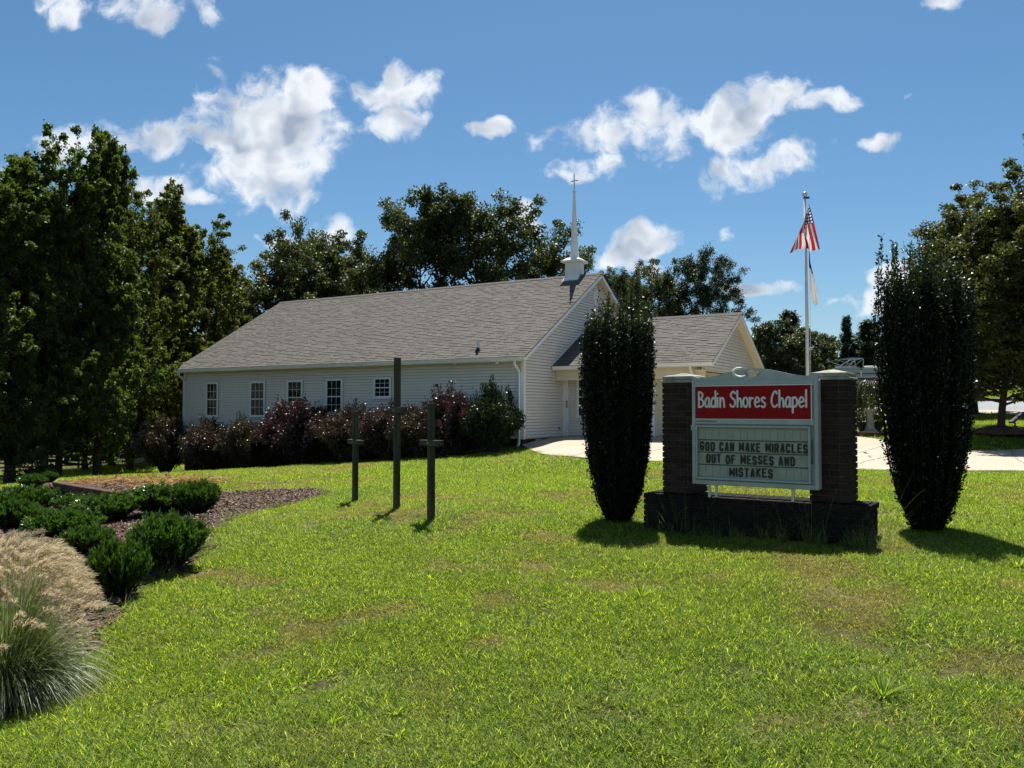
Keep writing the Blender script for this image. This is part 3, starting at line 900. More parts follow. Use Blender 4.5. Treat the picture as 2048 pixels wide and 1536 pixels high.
def brick_column(name, x, y, half, z0, z1, parent):
    mb = MB(); z = z0; i = 0
    while z + .057 <= z1 + .01:
        for k in range(4):
            ca, sa = math.cos(k * math.pi / 2), math.sin(k * math.pi / 2)
            ln = 2 * half - .01; off = (.1 if (i + k) % 2 else 0)
            us = [(-half, -half + .195 - off), (-half + .205 - off, -half + .40 - off), (-half + .41 - off, half)]
            for u0, u1 in us:
                u0, u1 = max(u0, -half), min(u1, half - .1)
                if u1 - u0 < .02: continue
                v = [(u0, -half), (u1, -half), (u1, -half + .09), (u0, -half + .09)]
                v = [(x + a * ca - b_ * sa, y + a * sa + b_ * ca) for a, b_ in v]
                mb.hexa([(*p, z) for p in v], [(*p, z + .057) for p in v])
        z += .0677; i += 1
    o = mb.build(name, M['brick_dark'], parent)
    MB().box(x - half + .012, x + half - .012, y - half + .012, y + half - .012, z0, z1).build('mortar_core', M['mortar'], o)
    return o


for yy in (WE + .48, WE + 2 * WH - .48):
    o = brick_column('brick_column', WL - .72, yy, .22, FLOOR - .3, CE - .172, chapel); o['kind'] = 'stuff'
downspout(chapel, WL - .72, WE - .06, WE + .20, WZ - .13, FLOOR)
# entry room below the porch roof
EY = 3.2; EXR = 3.15; EF = FLOOR + .02
w = wall_core('entry_wall', MB().box(WX + .01, EXR, EY + .03, EY + .03 + T_, EF - .1, CE - .012))
siding_rect(w, EXR - WX - .2, EF, CE - .014, (WX + .1, EY), 0)
wall_core('entry_side_wall', MB().box(EXR - T_, EXR, EY + .03 + T_ + .001, WE + 2 * WH - .6, EF - .1, CE - .012))
MB().box(WX + .003, WX + .19, EY - .10, EY - .016, EF - .05, CE - .013).box(EXR - .1, EXR + .02, EY - .06, EY - .016, EF - .05, CE - .013).build('porch_post', M['white'], chapel, bevel=.006)
ns = MB().box(WX + .11, WX + .24, EY - .125, EY - .102, EF + .93, EF + 1.27).build('notice_plate', M['white'], chapel)
nb = MB()
for k in range(4): nb.box(WX + .135, WX + .215, EY - .1275, EY - .1255, EF + .99 + k * .065, EF + 1.03 + k * .065)
nb.build('notice_lines', M['black'], ns)
xa, zt = ch_plane_y(1154.5, 752, EY); xb, zb = ch_plane_y(1178, 836, EY)
window(chapel, xa, xb, zb, zt, EY - .012, False, 2, 2)
MB().box(1.2, 2.15, EY - .05, EY - .015, EF, EF + 2.1).build('entry_door', M['white'], chapel)
hose = MB().tube([(WX + .03, EY - .5, FLOOR + .30), (WX + .10, EY - .5, FLOOR + .30), (WX + .10, EY - .5, FLOOR + .22)], .018, 6)
hose.build('hose_bib', M['black'], chapel)

# ------------------------------------------------------------------ church sign
SG = np.array([2.72, 9.265]); SYAW = math.atan2(-0.561, 0.828)
sign = empty('church_sign', (SG[0], SG[1], 0), 'brick and metal church sign with red name panel and changeable letters', 'sign', rz=SYAW)
BASE_TOP, BRICK_TOP = 0.68, 1.955
BR_L, BR_W, BR_H, CRS = .193, .092, .057, .0677
brick_full = MB().box(0, BR_L, 0, BR_W, 0, BR_H).mesh('brick', [M['brick_dark']], bevel=.004)
brick_head = MB().box(0, BR_W, 0, BR_W, 0, BR_H).mesh('brick', [M['brick_dark']], bevel=.004)
brick_mid = MB().box(0, .146, 0, BR_W, 0, BR_H).mesh('brick', [M['brick_dark']], bevel=.004)
rb = random.Random(5)
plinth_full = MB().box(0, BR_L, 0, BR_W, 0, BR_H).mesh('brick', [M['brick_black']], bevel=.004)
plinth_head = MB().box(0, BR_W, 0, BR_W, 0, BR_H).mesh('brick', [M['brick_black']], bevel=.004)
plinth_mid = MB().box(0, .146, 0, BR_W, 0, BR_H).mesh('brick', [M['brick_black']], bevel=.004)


def pillar(cxl):
    H = .20
    core = MB().box(cxl - H + .014, cxl + H - .014, -H + .014, H - .014, BASE_TOP, BRICK_TOP).build('pillar', M['mortar'], sign)
    z = BASE_TOP + .004; i = 0
    while z + BR_H < BRICK_TOP + .005:
        for k in range(4):
            a = k * math.pi / 2; ca, sa = math.cos(a), math.sin(a)
            # pinwheel course: each side starts at its own corner and stops short of the next
            lay = [(-H, brick_full), (-H + .203, brick_head)] if i % 2 == 0 else [(-H, brick_head), (-H + .102, brick_full)]
            for u0, me in lay:
                j = rb.uniform(-.002, .003)
                lx, ly = u0, -H + j
                o = link('brick', me, None, core, (cxl + lx * ca - ly * sa, lx * sa + ly * ca, z), (0, 0, a))
        z += CRS; i += 1
    cp = MB().box(cxl - H - .012, cxl + H + .012, -H - .012, H + .012, BRICK_TOP, BRICK_TOP + .03)
    cp.box(cxl - H + .002, cxl + H - .002, -H + .002, H - .002, BRICK_TOP + .0305, BRICK_TOP + .075)
    cp.build('pillar_cap', M['cap'], core, bevel=.008)
    tp = MB().hexa([(cxl - H + .006, -H + .006, BRICK_TOP + .0755), (cxl + H - .006, -H + .006, BRICK_TOP + .0755), (cxl + H - .006, H - .006, BRICK_TOP + .0755), (cxl - H + .006, H - .006, BRICK_TOP + .0755)],
                   [(cxl - .02, -.02, BRICK_TOP + .115), (cxl + .02, -.02, BRICK_TOP + .115), (cxl + .02, .02, BRICK_TOP + .115), (cxl - .02, .02, BRICK_TOP + .115)])
    tp.build('cap_top', M['cap'], core)


pillar(-.824); pillar(.845)
bx0, bx1, by0, by1 = -1.235, 1.24, -.27, .27
bcore = MB().box(bx0 + .014, bx1 - .014, by0 + .014, by1 - .014, -.1, BASE_TOP - .03).build('plinth', M['mortar_dark'], sign)
for i in range(8):
    z = BASE_TOP - .005 - (i + 1) * CRS
    off = (i % 2) * .1
    x = bx0
    while x < bx1 - .03:
        ln = min(BR_L, bx1 - x) if not (off and x == bx0) else BR_W
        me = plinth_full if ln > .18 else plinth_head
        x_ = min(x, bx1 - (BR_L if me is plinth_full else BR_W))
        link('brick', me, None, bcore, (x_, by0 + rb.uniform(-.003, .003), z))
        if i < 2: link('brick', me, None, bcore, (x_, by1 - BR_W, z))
        x += ln + .01
    for y in (by0 + .102, by0 + .30):
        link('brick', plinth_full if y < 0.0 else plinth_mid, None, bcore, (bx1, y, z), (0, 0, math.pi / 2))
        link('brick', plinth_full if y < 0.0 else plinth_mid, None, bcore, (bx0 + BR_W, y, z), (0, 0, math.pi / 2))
lid = MB(); x = bx0 + .1
while x < bx1 - .1:
    lid.box(x, x + .092, by0 + .10, by1 - .10, BASE_TOP - .03, BASE_TOP - .004); x += .102
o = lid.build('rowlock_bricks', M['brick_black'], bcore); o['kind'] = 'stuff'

# cabinet between the pillars
hw_, yf, yb_ = .686, -.345, -.206
Z = lambda r: EYE + r * .957
CX = .086
cab = MB().box(-hw_, hw_, yf + .03, yb_, Z(-.879), Z(.322)).build('cabinet', M['alu'], sign, bevel=.006, loc=(CX, 0, 0))
fr = MB(); t = .038
fr.box(-hw_, -hw_ + t, yf, yf + .029, Z(-.879), Z(.322)).box(hw_ - t, hw_, yf, yf + .029, Z(-.879), Z(.322))
fr.box(-hw_ + t, hw_ - t, yf, yf + .029, Z(.275), Z(.322)).box(-hw_ + t, hw_ - t, yf, yf + .029, Z(-.879), Z(-.825)).box(-hw_ + t, hw_ - t, yf, yf + .029, Z(-.176), Z(-.120))
fr.build('cabinet_frame', M['alu'], cab, bevel=.005)
red = MB().box(-hw_ + .048, hw_ - .07, yf + .008, yf + .028, Z(-.112), Z(.263)).build('name_panel', M['red'], cab)
tr_ = MB()
tr_.box(-hw_ + .039, hw_ - .039, yf + .003, yf + .028, Z(.264), Z(.274)).box(-hw_ + .039, hw_ - .039, yf + .003, yf + .028, Z(-.1195), Z(-.113)).box(hw_ - .069, hw_ - .0605, yf + .003, yf + .028, Z(-.112), Z(.263))
tr_.build('panel_trim', M['white'], cab)


# rounded brush-like capitals and small letters as flattened strokes
def catmull(p, n=5):
    p = [np.array(q, float) for q in p]
    if len(p) < 3: return p
    e = [2 * p[0] - p[1]] + p + [2 * p[-1] - p[-2]]; out = []
    for i in range(1, len(e) - 2):
        for k in range(n):
            t_ = k / n; a, b_, c, d = e[i - 1:i + 3]
            out.append(.5 * ((2 * b_) + (-a + c) * t_ + (2 * a - 5 * b_ + 4 * c - d) * t_ ** 2 + (-a + 3 * b_ - 3 * c + d) * t_ ** 3))
    return out + [p[-1]]


ell = [(.25 + .21 * math.cos(a), .31 + .285 * math.sin(a)) for a in np.linspace(.5, .5 + 2 * math.pi, 13)]
GL = {
    'B': (.56, [[(.05, .0), (.04, .98)], [(.04, .97), (.30, .93), (.42, .78), (.32, .60), (.06, .52)], [(.06, .52), (.36, .48), (.50, .27), (.36, .07), (.05, .01)]]),
    'a': (.53, [[(.42, .56), (.22, .60), (.05, .36), (.09, .08), (.26, .03), (.40, .22), (.42, .56)], [(.42, .57), (.42, .22), (.50, .01)]]),
    'd': (.52, [[(.45, 1.02), (.45, .02)], [(.44, .48), (.25, .60), (.06, .42), (.06, .14), (.22, .02), (.44, .18)]]),
    'i': (.20, [[(.06, .60), (.07, .02)], [(.06, .84), (.065, .86)]]),
    'n': (.50, [[(.05, .60), (.06, .02)], [(.06, .34), (.18, .56), (.34, .55), (.41, .34), (.43, .02)]]),
    'S': (.58, [[(.50, .86), (.38, .97), (.20, .92), (.08, .75), (.22, .58), (.45, .45), (.50, .25), (.36, .06), (.16, .04), (.03, .18)]]),
    'h': (.50, [[(.06, 1.02), (.07, .02)], [(.07, .32), (.20, .53), (.35, .52), (.42, .30), (.43, .02)]]),
    'o': (.52, [ell]),
    'r': (.42, [[(.05, .60), (.07, .02)], [(.07, .35), (.18, .55), (.36, .56)]]),
    'e': (.52, [[(.06, .30), (.42, .36), (.38, .54), (.22, .60), (.06, .42), (.06, .16), (.22, .02), (.45, .10)]]),
    's': (.44, [[(.38, .55), (.22, .60), (.07, .50), (.16, .36), (.34, .28), (.38, .12), (.22, .01), (.04, .08)]]),
    'C': (.62, [[(.55, .82), (.42, .96), (.25, .88), (.08, .60), (.06, .30), (.20, .06), (.40, .04), (.56, .16)]]),
    'p': (.52, [[(.05, .58), (.07, -.32)], [(.07, .48), (.25, .60), (.43, .45), (.43, .18), (.25, .03), (.07, .12)]]),
    'l': (.18, [[(.06, 1.03), (.06, .02)]]), ' ': (.34, [])}
TXT = 'Badin Shores Chapel'
tot = sum(GL[c][0] + .07 for c in TXT)
x_left, x_right = -hw_ + .075, hw_ - .095
sxl = (x_right - x_left) / tot; hgt = .178; penx = x_left; y_base = Z(.018)
for c in TXT:
    adv, strokes = GL[c]
    if strokes:
        mb = MB()
        for s_ in strokes:
            p = catmull(s_) if len(s_) > 2 else [np.array(q) for q in s_]
            pts = [(penx + q[0] * sxl, 0, y_base + q[1] * hgt) for q in p]
            rad = .0112
            a = Vector(pts[0]); b_ = Vector(pts[-1]); ta = (Vector(pts[1]) - a).normalized(); tb = (b_ - Vector(pts[-2])).normalized()
            pts = [tuple(a - ta * rad * .8), tuple(a - ta * rad * .4)] + pts + [tuple(b_ + tb * rad * .4), tuple(b_ + tb * rad * .8)]
            mb.tube(pts, [rad * .45, rad * .85] + [rad] * (len(pts) - 4) + [rad * .85, rad * .45], 8)
        mb.v = [(x, y * .25, z) for x, y, z in mb.v]
        mb.build('letter', M['letter_white'], red, smooth=True, loc=(0, yf + .0078, 0))
    penx += (adv + .07) * sxl


def text_mesh(body, size, extrude=.001, offset=0.0):
    cu = bpy.data.curves.new('text', 'FONT'); cu.body = body; cu.size = size; cu.extrude = extrude; cu.offset = offset; cu.resolution_u = 3
    cu.align_x = 'CENTER'
    ob = bpy.data.objects.new('text', cu)
    me = bpy.data.meshes.new_from_object(ob); bpy.data.objects.remove(ob)
    return me


tm = text_mesh('www.StewartSigns.com', .026)
link('maker_mark', tm, M['letter_black'], cab, (-hw_ + .17, yf - .0015, Z(-.149)), (math.pi / 2, 0, 0))

# letter board
lb = MB().box(-hw_ + .055, hw_ - .10, yf + .020, yf + .029, Z(-.80), Z(-.22)).build('letter_board', M['tile'], cab)
bf = MB(); x0, x1, z0, z1 = -hw_ + .045, hw_ - .075, Z(-.815), Z(-.19); t = .022
bf.box(x0, x0 + t, yf - .02, yf + .019, z0, z1).box(x1 - t, x1, yf - .02, yf + .019, z0, z1).box(x0 + t, x1 - t, yf - .02, yf + .019, z1 - t, z1).box(x0 + t, x1 - t, yf - .02, yf + .019, z0, z0 + t)
bf.build('board_frame', M['alu'], cab, bevel=.004)
MB().box(hw_ - .066, hw_ - .058, yf - .004, yf - .0005, Z(-.57), Z(-.33)).box(hw_ - .068, hw_ - .055, yf - .008, yf - .0045, Z(-.60), Z(-.55)).build('latch', M['black'], cab)
bw = x1 - x0 - 2 * t; bx = x0 + t; RP = (z1 - z0 - 2 * t - .008) / 4; rows_z = [z1 - t - .004 - (k + 1) * RP for k in range(4)]
for k in range(4):               # rails that hold the letters
    if k < 3: MB().box(bx, x1 - t, yf + .010, yf + .0198, rows_z[k] - .004, rows_z[k] + .004).build('letter_rail', M['black'] if k < 2 else M['letter_black'], lb)
rows = {1: ('GOD CAN MAKE MIRACLES', .012, .005), 2: ('OUT OF MESSES AND', .085, .135), 3: ('MISTAKES', .345, .37)}


def blank_tiles(k, xa, xb, n):
    w_ = (xb - xa) / n
    me = MB().box(.0015, w_ - .0015, 0, .004, .006, RP - .006).mesh('blank_tile', [M['tile']])
    for i in range(n): link('blank_tile', me, None, lb, (xa + i * w_, yf + .0145 + rb.uniform(0, .002), rows_z[k]), (0, rb.uniform(-.008, .008), 0))


blank_tiles(0, bx + .003, x1 - t - .003, 15)
blank_tiles(3, bx + .003, bx + .335, 4)
blank_tiles(3, bx + .90, x1 - t - .003, 4)
cache = {}
OCT = [(1, .78), (.78, 1), (.22, 1), (0, .78), (0, .22), (.22, 0), (.78, 0), (1, .22)]
BLOCK = {'G': [OCT + [(1, .46)], [(1, .46), (.55, .46)]], 'O': [OCT + [(1, .78)]], 'D': [[(0, 0), (0, 1), (.72, 1), (1, .78), (1, .22), (.72, 0), (0, 0)]], 'C': [OCT],
         'A': [[(0, 0), (.42, 1), (.58, 1), (1, 0)], [(.16, .32), (.84, .32)]], 'N': [[(0, 0), (0, 1), (1, 0), (1, 1)]], 'M': [[(0, 0), (0, 1), (.5, .25), (1, 1), (1, 0)]],
         'K': [[(0, 0), (0, 1)], [(1, 1), (.1, .42)], [(.32, .56), (1, 0)]], 'E': [[(1, 1), (0, 1), (0, 0), (1, 0)], [(0, .52), (.8, .52)]], 'I': [[(.5, 0), (.5, 1)]],
         'R': [[(0, 0), (0, 1), (.75, 1), (1, .8), (1, .64), (.75, .46), (0, .46)], [(.5, .46), (1, 0)]], 'L': [[(0, 1), (0, 0), (1, 0)]],
         'S': [[(1, .8), (.78, 1), (.22, 1), (0, .8), (0, .64), (.22, .53), (.78, .47), (1, .36), (1, .2), (.78, 0), (.22, 0), (0, .2)]], 'U': [[(0, 1), (0, .22), (.22, 0), (.78, 0), (1, .22), (1, 1)]],
         'T': [[(0, 1), (1, 1)], [(.5, 1), (.5, 0)]], 'F': [[(0, 0), (0, 1), (1, 1)], [(0, .52), (.8, .52)]]}
for k, (txt, ma, mb_) in rows.items():
    wd = {'I': .42, 'M': 1.18, ' ': .62, 'G': 1.02, 'O': 1.0, 'D': 1.0}
    tot = sum(wd.get(c, .95) for c in txt); span = bw - ma - mb_; u_ = span / tot; px_ = bx + ma
    for c in txt:
        a_ = wd.get(c, .95) * u_
        if c != ' ':
            if c not in cache:
                cache[c] = 1
            mb = MB(); lw = a_ * (.78 if c != 'I' else .0); hh = .100; rr = .0085
            for st_ in BLOCK[c]:
                for k2 in range(len(st_) - 1):
                    (xa_, za_), (xb_, zb_) = st_[k2], st_[k2 + 1]
                    A_ = np.array([(xa_ - .5) * (lw - 2 * rr), rr + za_ * (hh - 2 * rr)]); B_ = np.array([(xb_ - .5) * (lw - 2 * rr), rr + zb_ * (hh - 2 * rr)])
                    d_ = B_ - A_; l_ = np.hypot(*d_); d_ = d_ / l_; n2 = np.array([-d_[1], d_[0]]) * rr; A_ = A_ - d_ * rr * .7; B_ = B_ + d_ * rr * .7
                    y0 = -.0004 * (k2 + 1) - .0002 * BLOCK[c].index(st_)
                    q4 = [A_ - n2, B_ - n2, B_ + n2, A_ + n2]
                    mb.hexa([(p_[0], .003, p_[1]) for p_ in q4], [(p_[0], y0, p_[1]) for p_ in q4])
            mb.build('letter', M['letter_black'], lb, loc=(px_ + a_ / 2, yf + .011, rows_z[k] + .016 + rb.uniform(-.004, .004)), rot=(0, rb.uniform(-.02, .02), 0))
        px_ += a_

# scrolled crest with an oval opening
def crest():
    n = 60; xs = np.linspace(-hw_, hw_, n)
    def top(x):
        q = abs(x) / hw_
        if q > .88: return .04 + (q - .88) / .12 * .022
        return .04 + .095 * (0.5 + 0.5 * math.cos(math.pi * q / .88))
    bm = bmesh.new(); zb = Z(.3225)
    lower = [bm.verts.new((x, 0, zb)) for x in xs]; upper = [bm.verts.new((x, 0, zb + top(x))) for x in xs]
    # cut an oval by leaving out a window of quads and stitching to an ellipse
    ex, ez, cz = .085, .036, zb + .078
    i0 = max(i for i in range(n) if xs[i] < -ex - .01); i1 = min(i for i in range(n) if xs[i] > ex + .01)
    for i in range(n - 1):
        if i < i0 or i >= i1: bm.faces.new((lower[i], lower[i + 1], upper[i + 1], upper[i]))
    m_ = 24; el_ = [bm.verts.new((ex * math.cos(a), 0, cz + ez * math.sin(a))) for a in np.linspace(0, 2 * math.pi, m_, endpoint=False)]
    ring = [lower[i] for i in range(i0, i1 + 1)] + [upper[i] for i in range(i1, i0 - 1, -1)]
    # match each ring vertex to an oval vertex by angle
    ang = lambda v: math.atan2((v.co.z - cz) / ez, v.co.x / ex) % (2 * math.pi)
    idx = [int(round(ang(v) / (2 * math.pi) * m_)) % m_ for v in ring]
    for k in range(len(ring)):
        a, b_ = ring[k], ring[(k + 1) % len(ring)]; p, q = idx[k], idx[(k + 1) % len(ring)]
        steps = (q - p) % m_
        if steps > m_ / 2: steps = 0
        vs = [b_, a] + [el_[(p + s) % m_] for s in range(steps + 1)]
        try: bm.faces.new(vs)
        except ValueError: pass
    bmesh.ops.triangulate(bm, faces=bm.faces[:])
    r = bmesh.ops.extrude_face_region(bm, geom=bm.faces[:])
    for v in [v for v in r['geom'] if isinstance(v, bmesh.types.BMVert)]: v.co.y += .045
    bmesh.ops.recalc_face_normals(bm, faces=bm.faces)
    me = bpy.data.meshes.new('crest'); bm.to_mesh(me); bm.free()
    return me


cr_ = link('crest', crest(), M['alu'], cab, (0, yf + .02, 0))
sc_ = MB(); ptsc = []
for a in np.linspace(.4 * math.pi, 1.75 * math.pi, 18):
    ptsc.append((-.02 + .075 * math.cos(a), yf + .012, Z(.3225) + .078 + .048 * math.sin(a)))
sc_.tube(ptsc, [.004 + .011 * math.sin(math.pi * i / 17) for i in range(18)], 6)
sc_.build('scroll', M['white'], cr_, smooth=True)
for x in (-.52, -.44, .40):
    MB().box(x + CX - .014, x + CX + .014, -.262, -.235, BASE_TOP - .03, Z(-.8785)).build('cabinet_leg', M['steel'], sign)
MB().box(-hw_ - .012, -hw_ - .001, yf + .0, yf + .05, Z(-.25), Z(-.19)).build('hinge', M['alu'], cab)

# ------------------------------------------------------------------ three wooden crosses
ROW = math.atan2(-2.8, 1.53)
for px, py, d, top_y, bar_y, tilt, lab in (
        (710, 1005, 13.6, 822, 884, .0, 'short weathered wooden cross, farthest and leftmost of the three on the lawn'),
        (793, 1020, 12.0, 715, 821, .06, 'tall weathered wooden cross standing between two shorter ones'),
        (862, 1042, 10.8, 806, 886, .02, 'short weathered wooden cross, nearest of the three on the lawn')):
    p = at(px, py, d); zt = at(px, top_y, d)[2]; zb = at(px, bar_y, d)[2]
    c = empty('wooden_cross', (p[0], p[1], g1(p[0], p[1])), lab, 'cross', 'three crosses on the lawn', rz=ROW)
    g0 = g1(p[0], p[1])
    MB().box(-.041, .041, -.041, .041, -.15, zt - g0).build('post', M['wood'], c, bevel=.004, rot=(rb.uniform(-.006, .006), rb.uniform(-.006, .006), 0))
    bar = MB().box(-.30, .30, -.044, .044, -.038, .038).build('crossbar', M['wood_h'] if 'wood_h' in M else M['wood'], c, bevel=.004, loc=(0, 0, zb - g0), rot=(0, -tilt * 1.0, 0))
    MB().lathe([(.012, 0), (.012, .008), (.006, .011)], 8).build('bolt', M['steel'], bar, loc=(0, -.0495, 0), rot=(math.pi / 2, 0, 0))

# ------------------------------------------------------------------ flagpole and flags
FP = at(1616, 818, 27.0)[:2]; fz = g1(*FP); ftop = at(1612, 396, 27.0)[2]
pole = empty('flagpole', (FP[0], FP[1], fz), 'tall white flagpole with silver ball behind the church sign', 'flagpole')
H = ftop - fz
MB().tube([(0, 0, -.1), (0, 0, H * .5), (-.03, 0, H)], [.065, .055, .034], 14).build('pole', M['pole'], pole, smooth=True)
MB().lathe([(.0, -.085), (.06, -.06), (.085, 0), (.06, .06), (.0, .085)], 14, (-.03, 0, H + .13)).build('ball', M['steel'], pole, smooth=True)
MB().box(-.07, .12, -.03, .03, H - .02, H + .04).build('truck', M['black'], pole)
MB().tube([(.10, -.03, H), (.085, -.06, H * .5), (.075, -.06, 1.0)], .006, 5).build('halyard', M['white'], pole)


def flag_mat():
    m, nt, b = new_mat('stars_and_stripes'); N, Lk = nt.nodes.new, nt.links.new
    uv = N('ShaderNodeUVMap'); uv.uv_map = 'UVMap'; sep = N('ShaderNodeSeparateXYZ'); Lk(uv.outputs[0], sep.inputs[0])
    def mt(op, a, b_=None, c=None):
        n = N('ShaderNodeMath'); n.operation = op
        for i, v in enumerate((a, b_, c)):
            if v is None: continue
            if isinstance(v, (int, float)): n.inputs[i].default_value = v
            else: Lk(v, n.inputs[i])
        return n.outputs[0]
    U, V = sep.outputs[0], sep.outputs[1]
    st = mt('MODULO', mt('FLOOR', mt('MULTIPLY', V, 13)), 2)
    un = mt('MULTIPLY', mt('LESS_THAN', U, .4), mt('LESS_THAN', V, 7 / 13))
    a = mt('SUBTRACT', mt('FRACT', mt('MULTIPLY', U, 15)), .5); c = mt('SUBTRACT', mt('FRACT', mt('MULTIPLY', V, 13 * 5 / 7)), .5)
    star = mt('MULTIPLY', un, mt('LESS_THAN', mt('ADD', mt('MULTIPLY', a, a), mt('MULTIPLY', c, c)), .10))
    m1 = N('ShaderNodeMix'); m1.data_type = 'RGBA'; Lk(st, m1.inputs[0]); m1.inputs[6].default_value = (.42, .025, .04, 1); m1.inputs[7].default_value = (.78, .78, .78, 1)
    m2 = N('ShaderNodeMix'); m2.data_type = 'RGBA'; Lk(un, m2.inputs[0]); Lk(m1.outputs[2], m2.inputs[6]); m2.inputs[7].default_value = (.022, .03, .10, 1)
    m3 = N('ShaderNodeMix'); m3.data_type = 'RGBA'; Lk(star, m3.inputs[0]); Lk(m2.outputs[2], m3.inputs[6]); m3.inputs[7].default_value = (.7, .7, .72, 1)
    Lk(m3.outputs[2], b.inputs['Base Color']); b.inputs['Roughness'].default_value = .7
    t_ = N('ShaderNodeBsdfTranslucent'); Lk(m3.outputs[2], t_.inputs[0]); ms = N('ShaderNodeMixShader'); ms.inputs[0].default_value = .45
    Lk(b.outputs[0], ms.inputs[1]); Lk(t_.outputs[0], ms.inputs[2]); Lk(ms.outputs[0], nt.nodes['Material Output'].inputs[0])
    return m


def cloth(name, fn, nu, nv, m):
    me = bpy.data.meshes.new(name); vs = []; uv = []
    for j in range(nv + 1):
        for i in range(nu + 1): vs.append(fn(i / nu, j / nv)); uv.append((i / nu, j / nv))
    fs = [(j * (nu + 1) + i, j * (nu + 1) + i + 1, (j + 1) * (nu + 1) + i + 1, (j + 1) * (nu + 1) + i) for j in range(nv) for i in range(nu)]
    me.from_pydata(vs, [], fs); l = me.uv_layers.new(name='UVMap')
    for p in me.polygons:
        p.use_smooth = True
        for li in p.loop_indices: l.data[li].uv = uv[me.loops[li].vertex_index]
    me.materials.append(m); return me


def limp(u, v):     # hoist edge on the halyard, fly fallen almost straight down and fanned by a breath of wind
    f = 1 - (1 - v) ** (1 + 5 * (1 - u) ** 2)
    xr, xl = .02 + .36 * u ** .85, .0 - .62 * u ** 1.0
    x = xr + (xl - xr) * f + .025 * math.sin(11 * v + 3 * u) * u
    zz = -.30 * v * (1 - u) - (1.46 + .10 * v * v + .05 * math.sin(7 * v)) * u
    y = .11 * math.sin(v * 18 + u * 2.5) * (.25 + .75 * u) + .05 * math.sin(v * 7)
    return (x, y - .05, zz)


ftz = at(1613, 411, 27.0)[2]
fl = link('american_flag', cloth('american_flag', limp, 40, 60, flag_mat()), None, None, (FP[0] + .05, FP[1] - .06, ftz))
setp(fl, 'limp red, white and blue striped flag near the top of the pole', 'flag')
m, nt, b = new_mat('white_flag')
uv = nt.nodes.new('ShaderNodeUVMap'); uv.uv_map = 'UVMap'; sp_ = nt.nodes.new('ShaderNodeSeparateXYZ'); nt.links.new(uv.outputs[0], sp_.inputs[0])
mth = nt.nodes.new('ShaderNodeMath'); mth.operation = 'LESS_THAN'; nt.links.new(sp_.outputs[0], mth.inputs[0]); mth.inputs[1].default_value = .34
mx = nt.nodes.new('ShaderNodeMix'); mx.data_type = 'RGBA'; nt.links.new(mth.outputs[0], mx.inputs[0]); mx.inputs[6].default_value = (.74, .74, .74, 1); mx.inputs[7].default_value = (.012, .016, .05, 1)
nt.links.new(mx.outputs[2], b.inputs['Base Color']); b.inputs['Roughness'].default_value = .7
t_ = nt.nodes.new('ShaderNodeBsdfTranslucent'); nt.links.new(mx.outputs[2], t_.inputs[0]); ms = nt.nodes.new('ShaderNodeMixShader'); ms.inputs[0].default_value = .3
nt.links.new(b.outputs[0], ms.inputs[1]); nt.links.new(t_.outputs[0], ms.inputs[2]); nt.links.new(ms.outputs[0], nt.nodes['Material Output'].inputs[0])


def limp2(u, v):
    s = u; wid = .03 + .30 * s * (1 - .45 * max(0, s - .75) / .25)
    return (.02 + .18 * s ** 1.2 + (v - .5) * wid, .07 * math.sin(v * 12 + u) * (.3 + s * .7), -1.50 * s - .12 * (v - .5) * (1 - s) * 4 - .16 * s * math.sin(math.pi * v) * (s > .5))


f2z = at(1615, 512, 27.0)[2]
fl = link('white_flag', cloth('white_flag', limp2, 30, 24, m), None, None, (FP[0] + .06, FP[1] - .07, f2z))
setp(fl, 'limp white flag with dark blue corner below the striped flag', 'flag')

# ------------------------------------------------------------------ vegetation
def unit(a): return a / np.maximum(np.linalg.norm(a, axis=-1, keepdims=True), 1e-9)


def leaf_mesh(name, P, D, Nn, ln, wd, rnd, fold=0.0):
    """rhombic leaves: base P, along D, facing Nn, length ln, width wd (arrays)"""
    D = unit(D); S = unit(np.cross(D, Nn)); U = np.cross(S, D)
    ln = np.asarray(ln)[:, None]; wd = np.asarray(wd)[:, None]
    a = P; c = P + D * ln - U * ln * .12
    b_ = P + D * ln * .48 + S * wd * .5 + U * ln * fold; d = P + D * ln * .48 - S * wd * .5 + U * ln * fold
    vs = np.stack([a, b_, c, d], 1).reshape(-1, 3)
    q = np.arange(len(P) * 4).reshape(-1, 4)
    return np_mesh(name, vs, q, attr=rnd)


class Tree:
    """trunk, limbs and twigs as tubes; leaves strewn along the outer twigs"""
    def __init__(s, seed): s.rs = np.random.RandomState(seed); s.mb = MB(); s.seg = []

    def limb(s, p, d, ln, r0, up=.25, n=5, wob=.12):
        pts = [np.array(p, float)]; d = unit(np.array(d, float))
        for i in range(n):
            d = unit(d + s.rs.randn(3) * wob + np.array([0, 0, up / n * 1.5]))
            pts.append(pts[-1] + d * ln / n)
        s.mb.tube(pts, [max(r0 * (1 - i / (n + .6)), .006) for i in range(n + 1)], 6 if r0 > .05 else 4, cap=False)
        return np.array(pts)

    def path(s, pts, t):
        k = t * (len(pts) - 1); i = np.minimum(k.astype(int), len(pts) - 2); f_ = (k - i)[:, None]
        return pts[i] * (1 - f_) + pts[i + 1] * f_, unit(pts[i + 1] - pts[i])


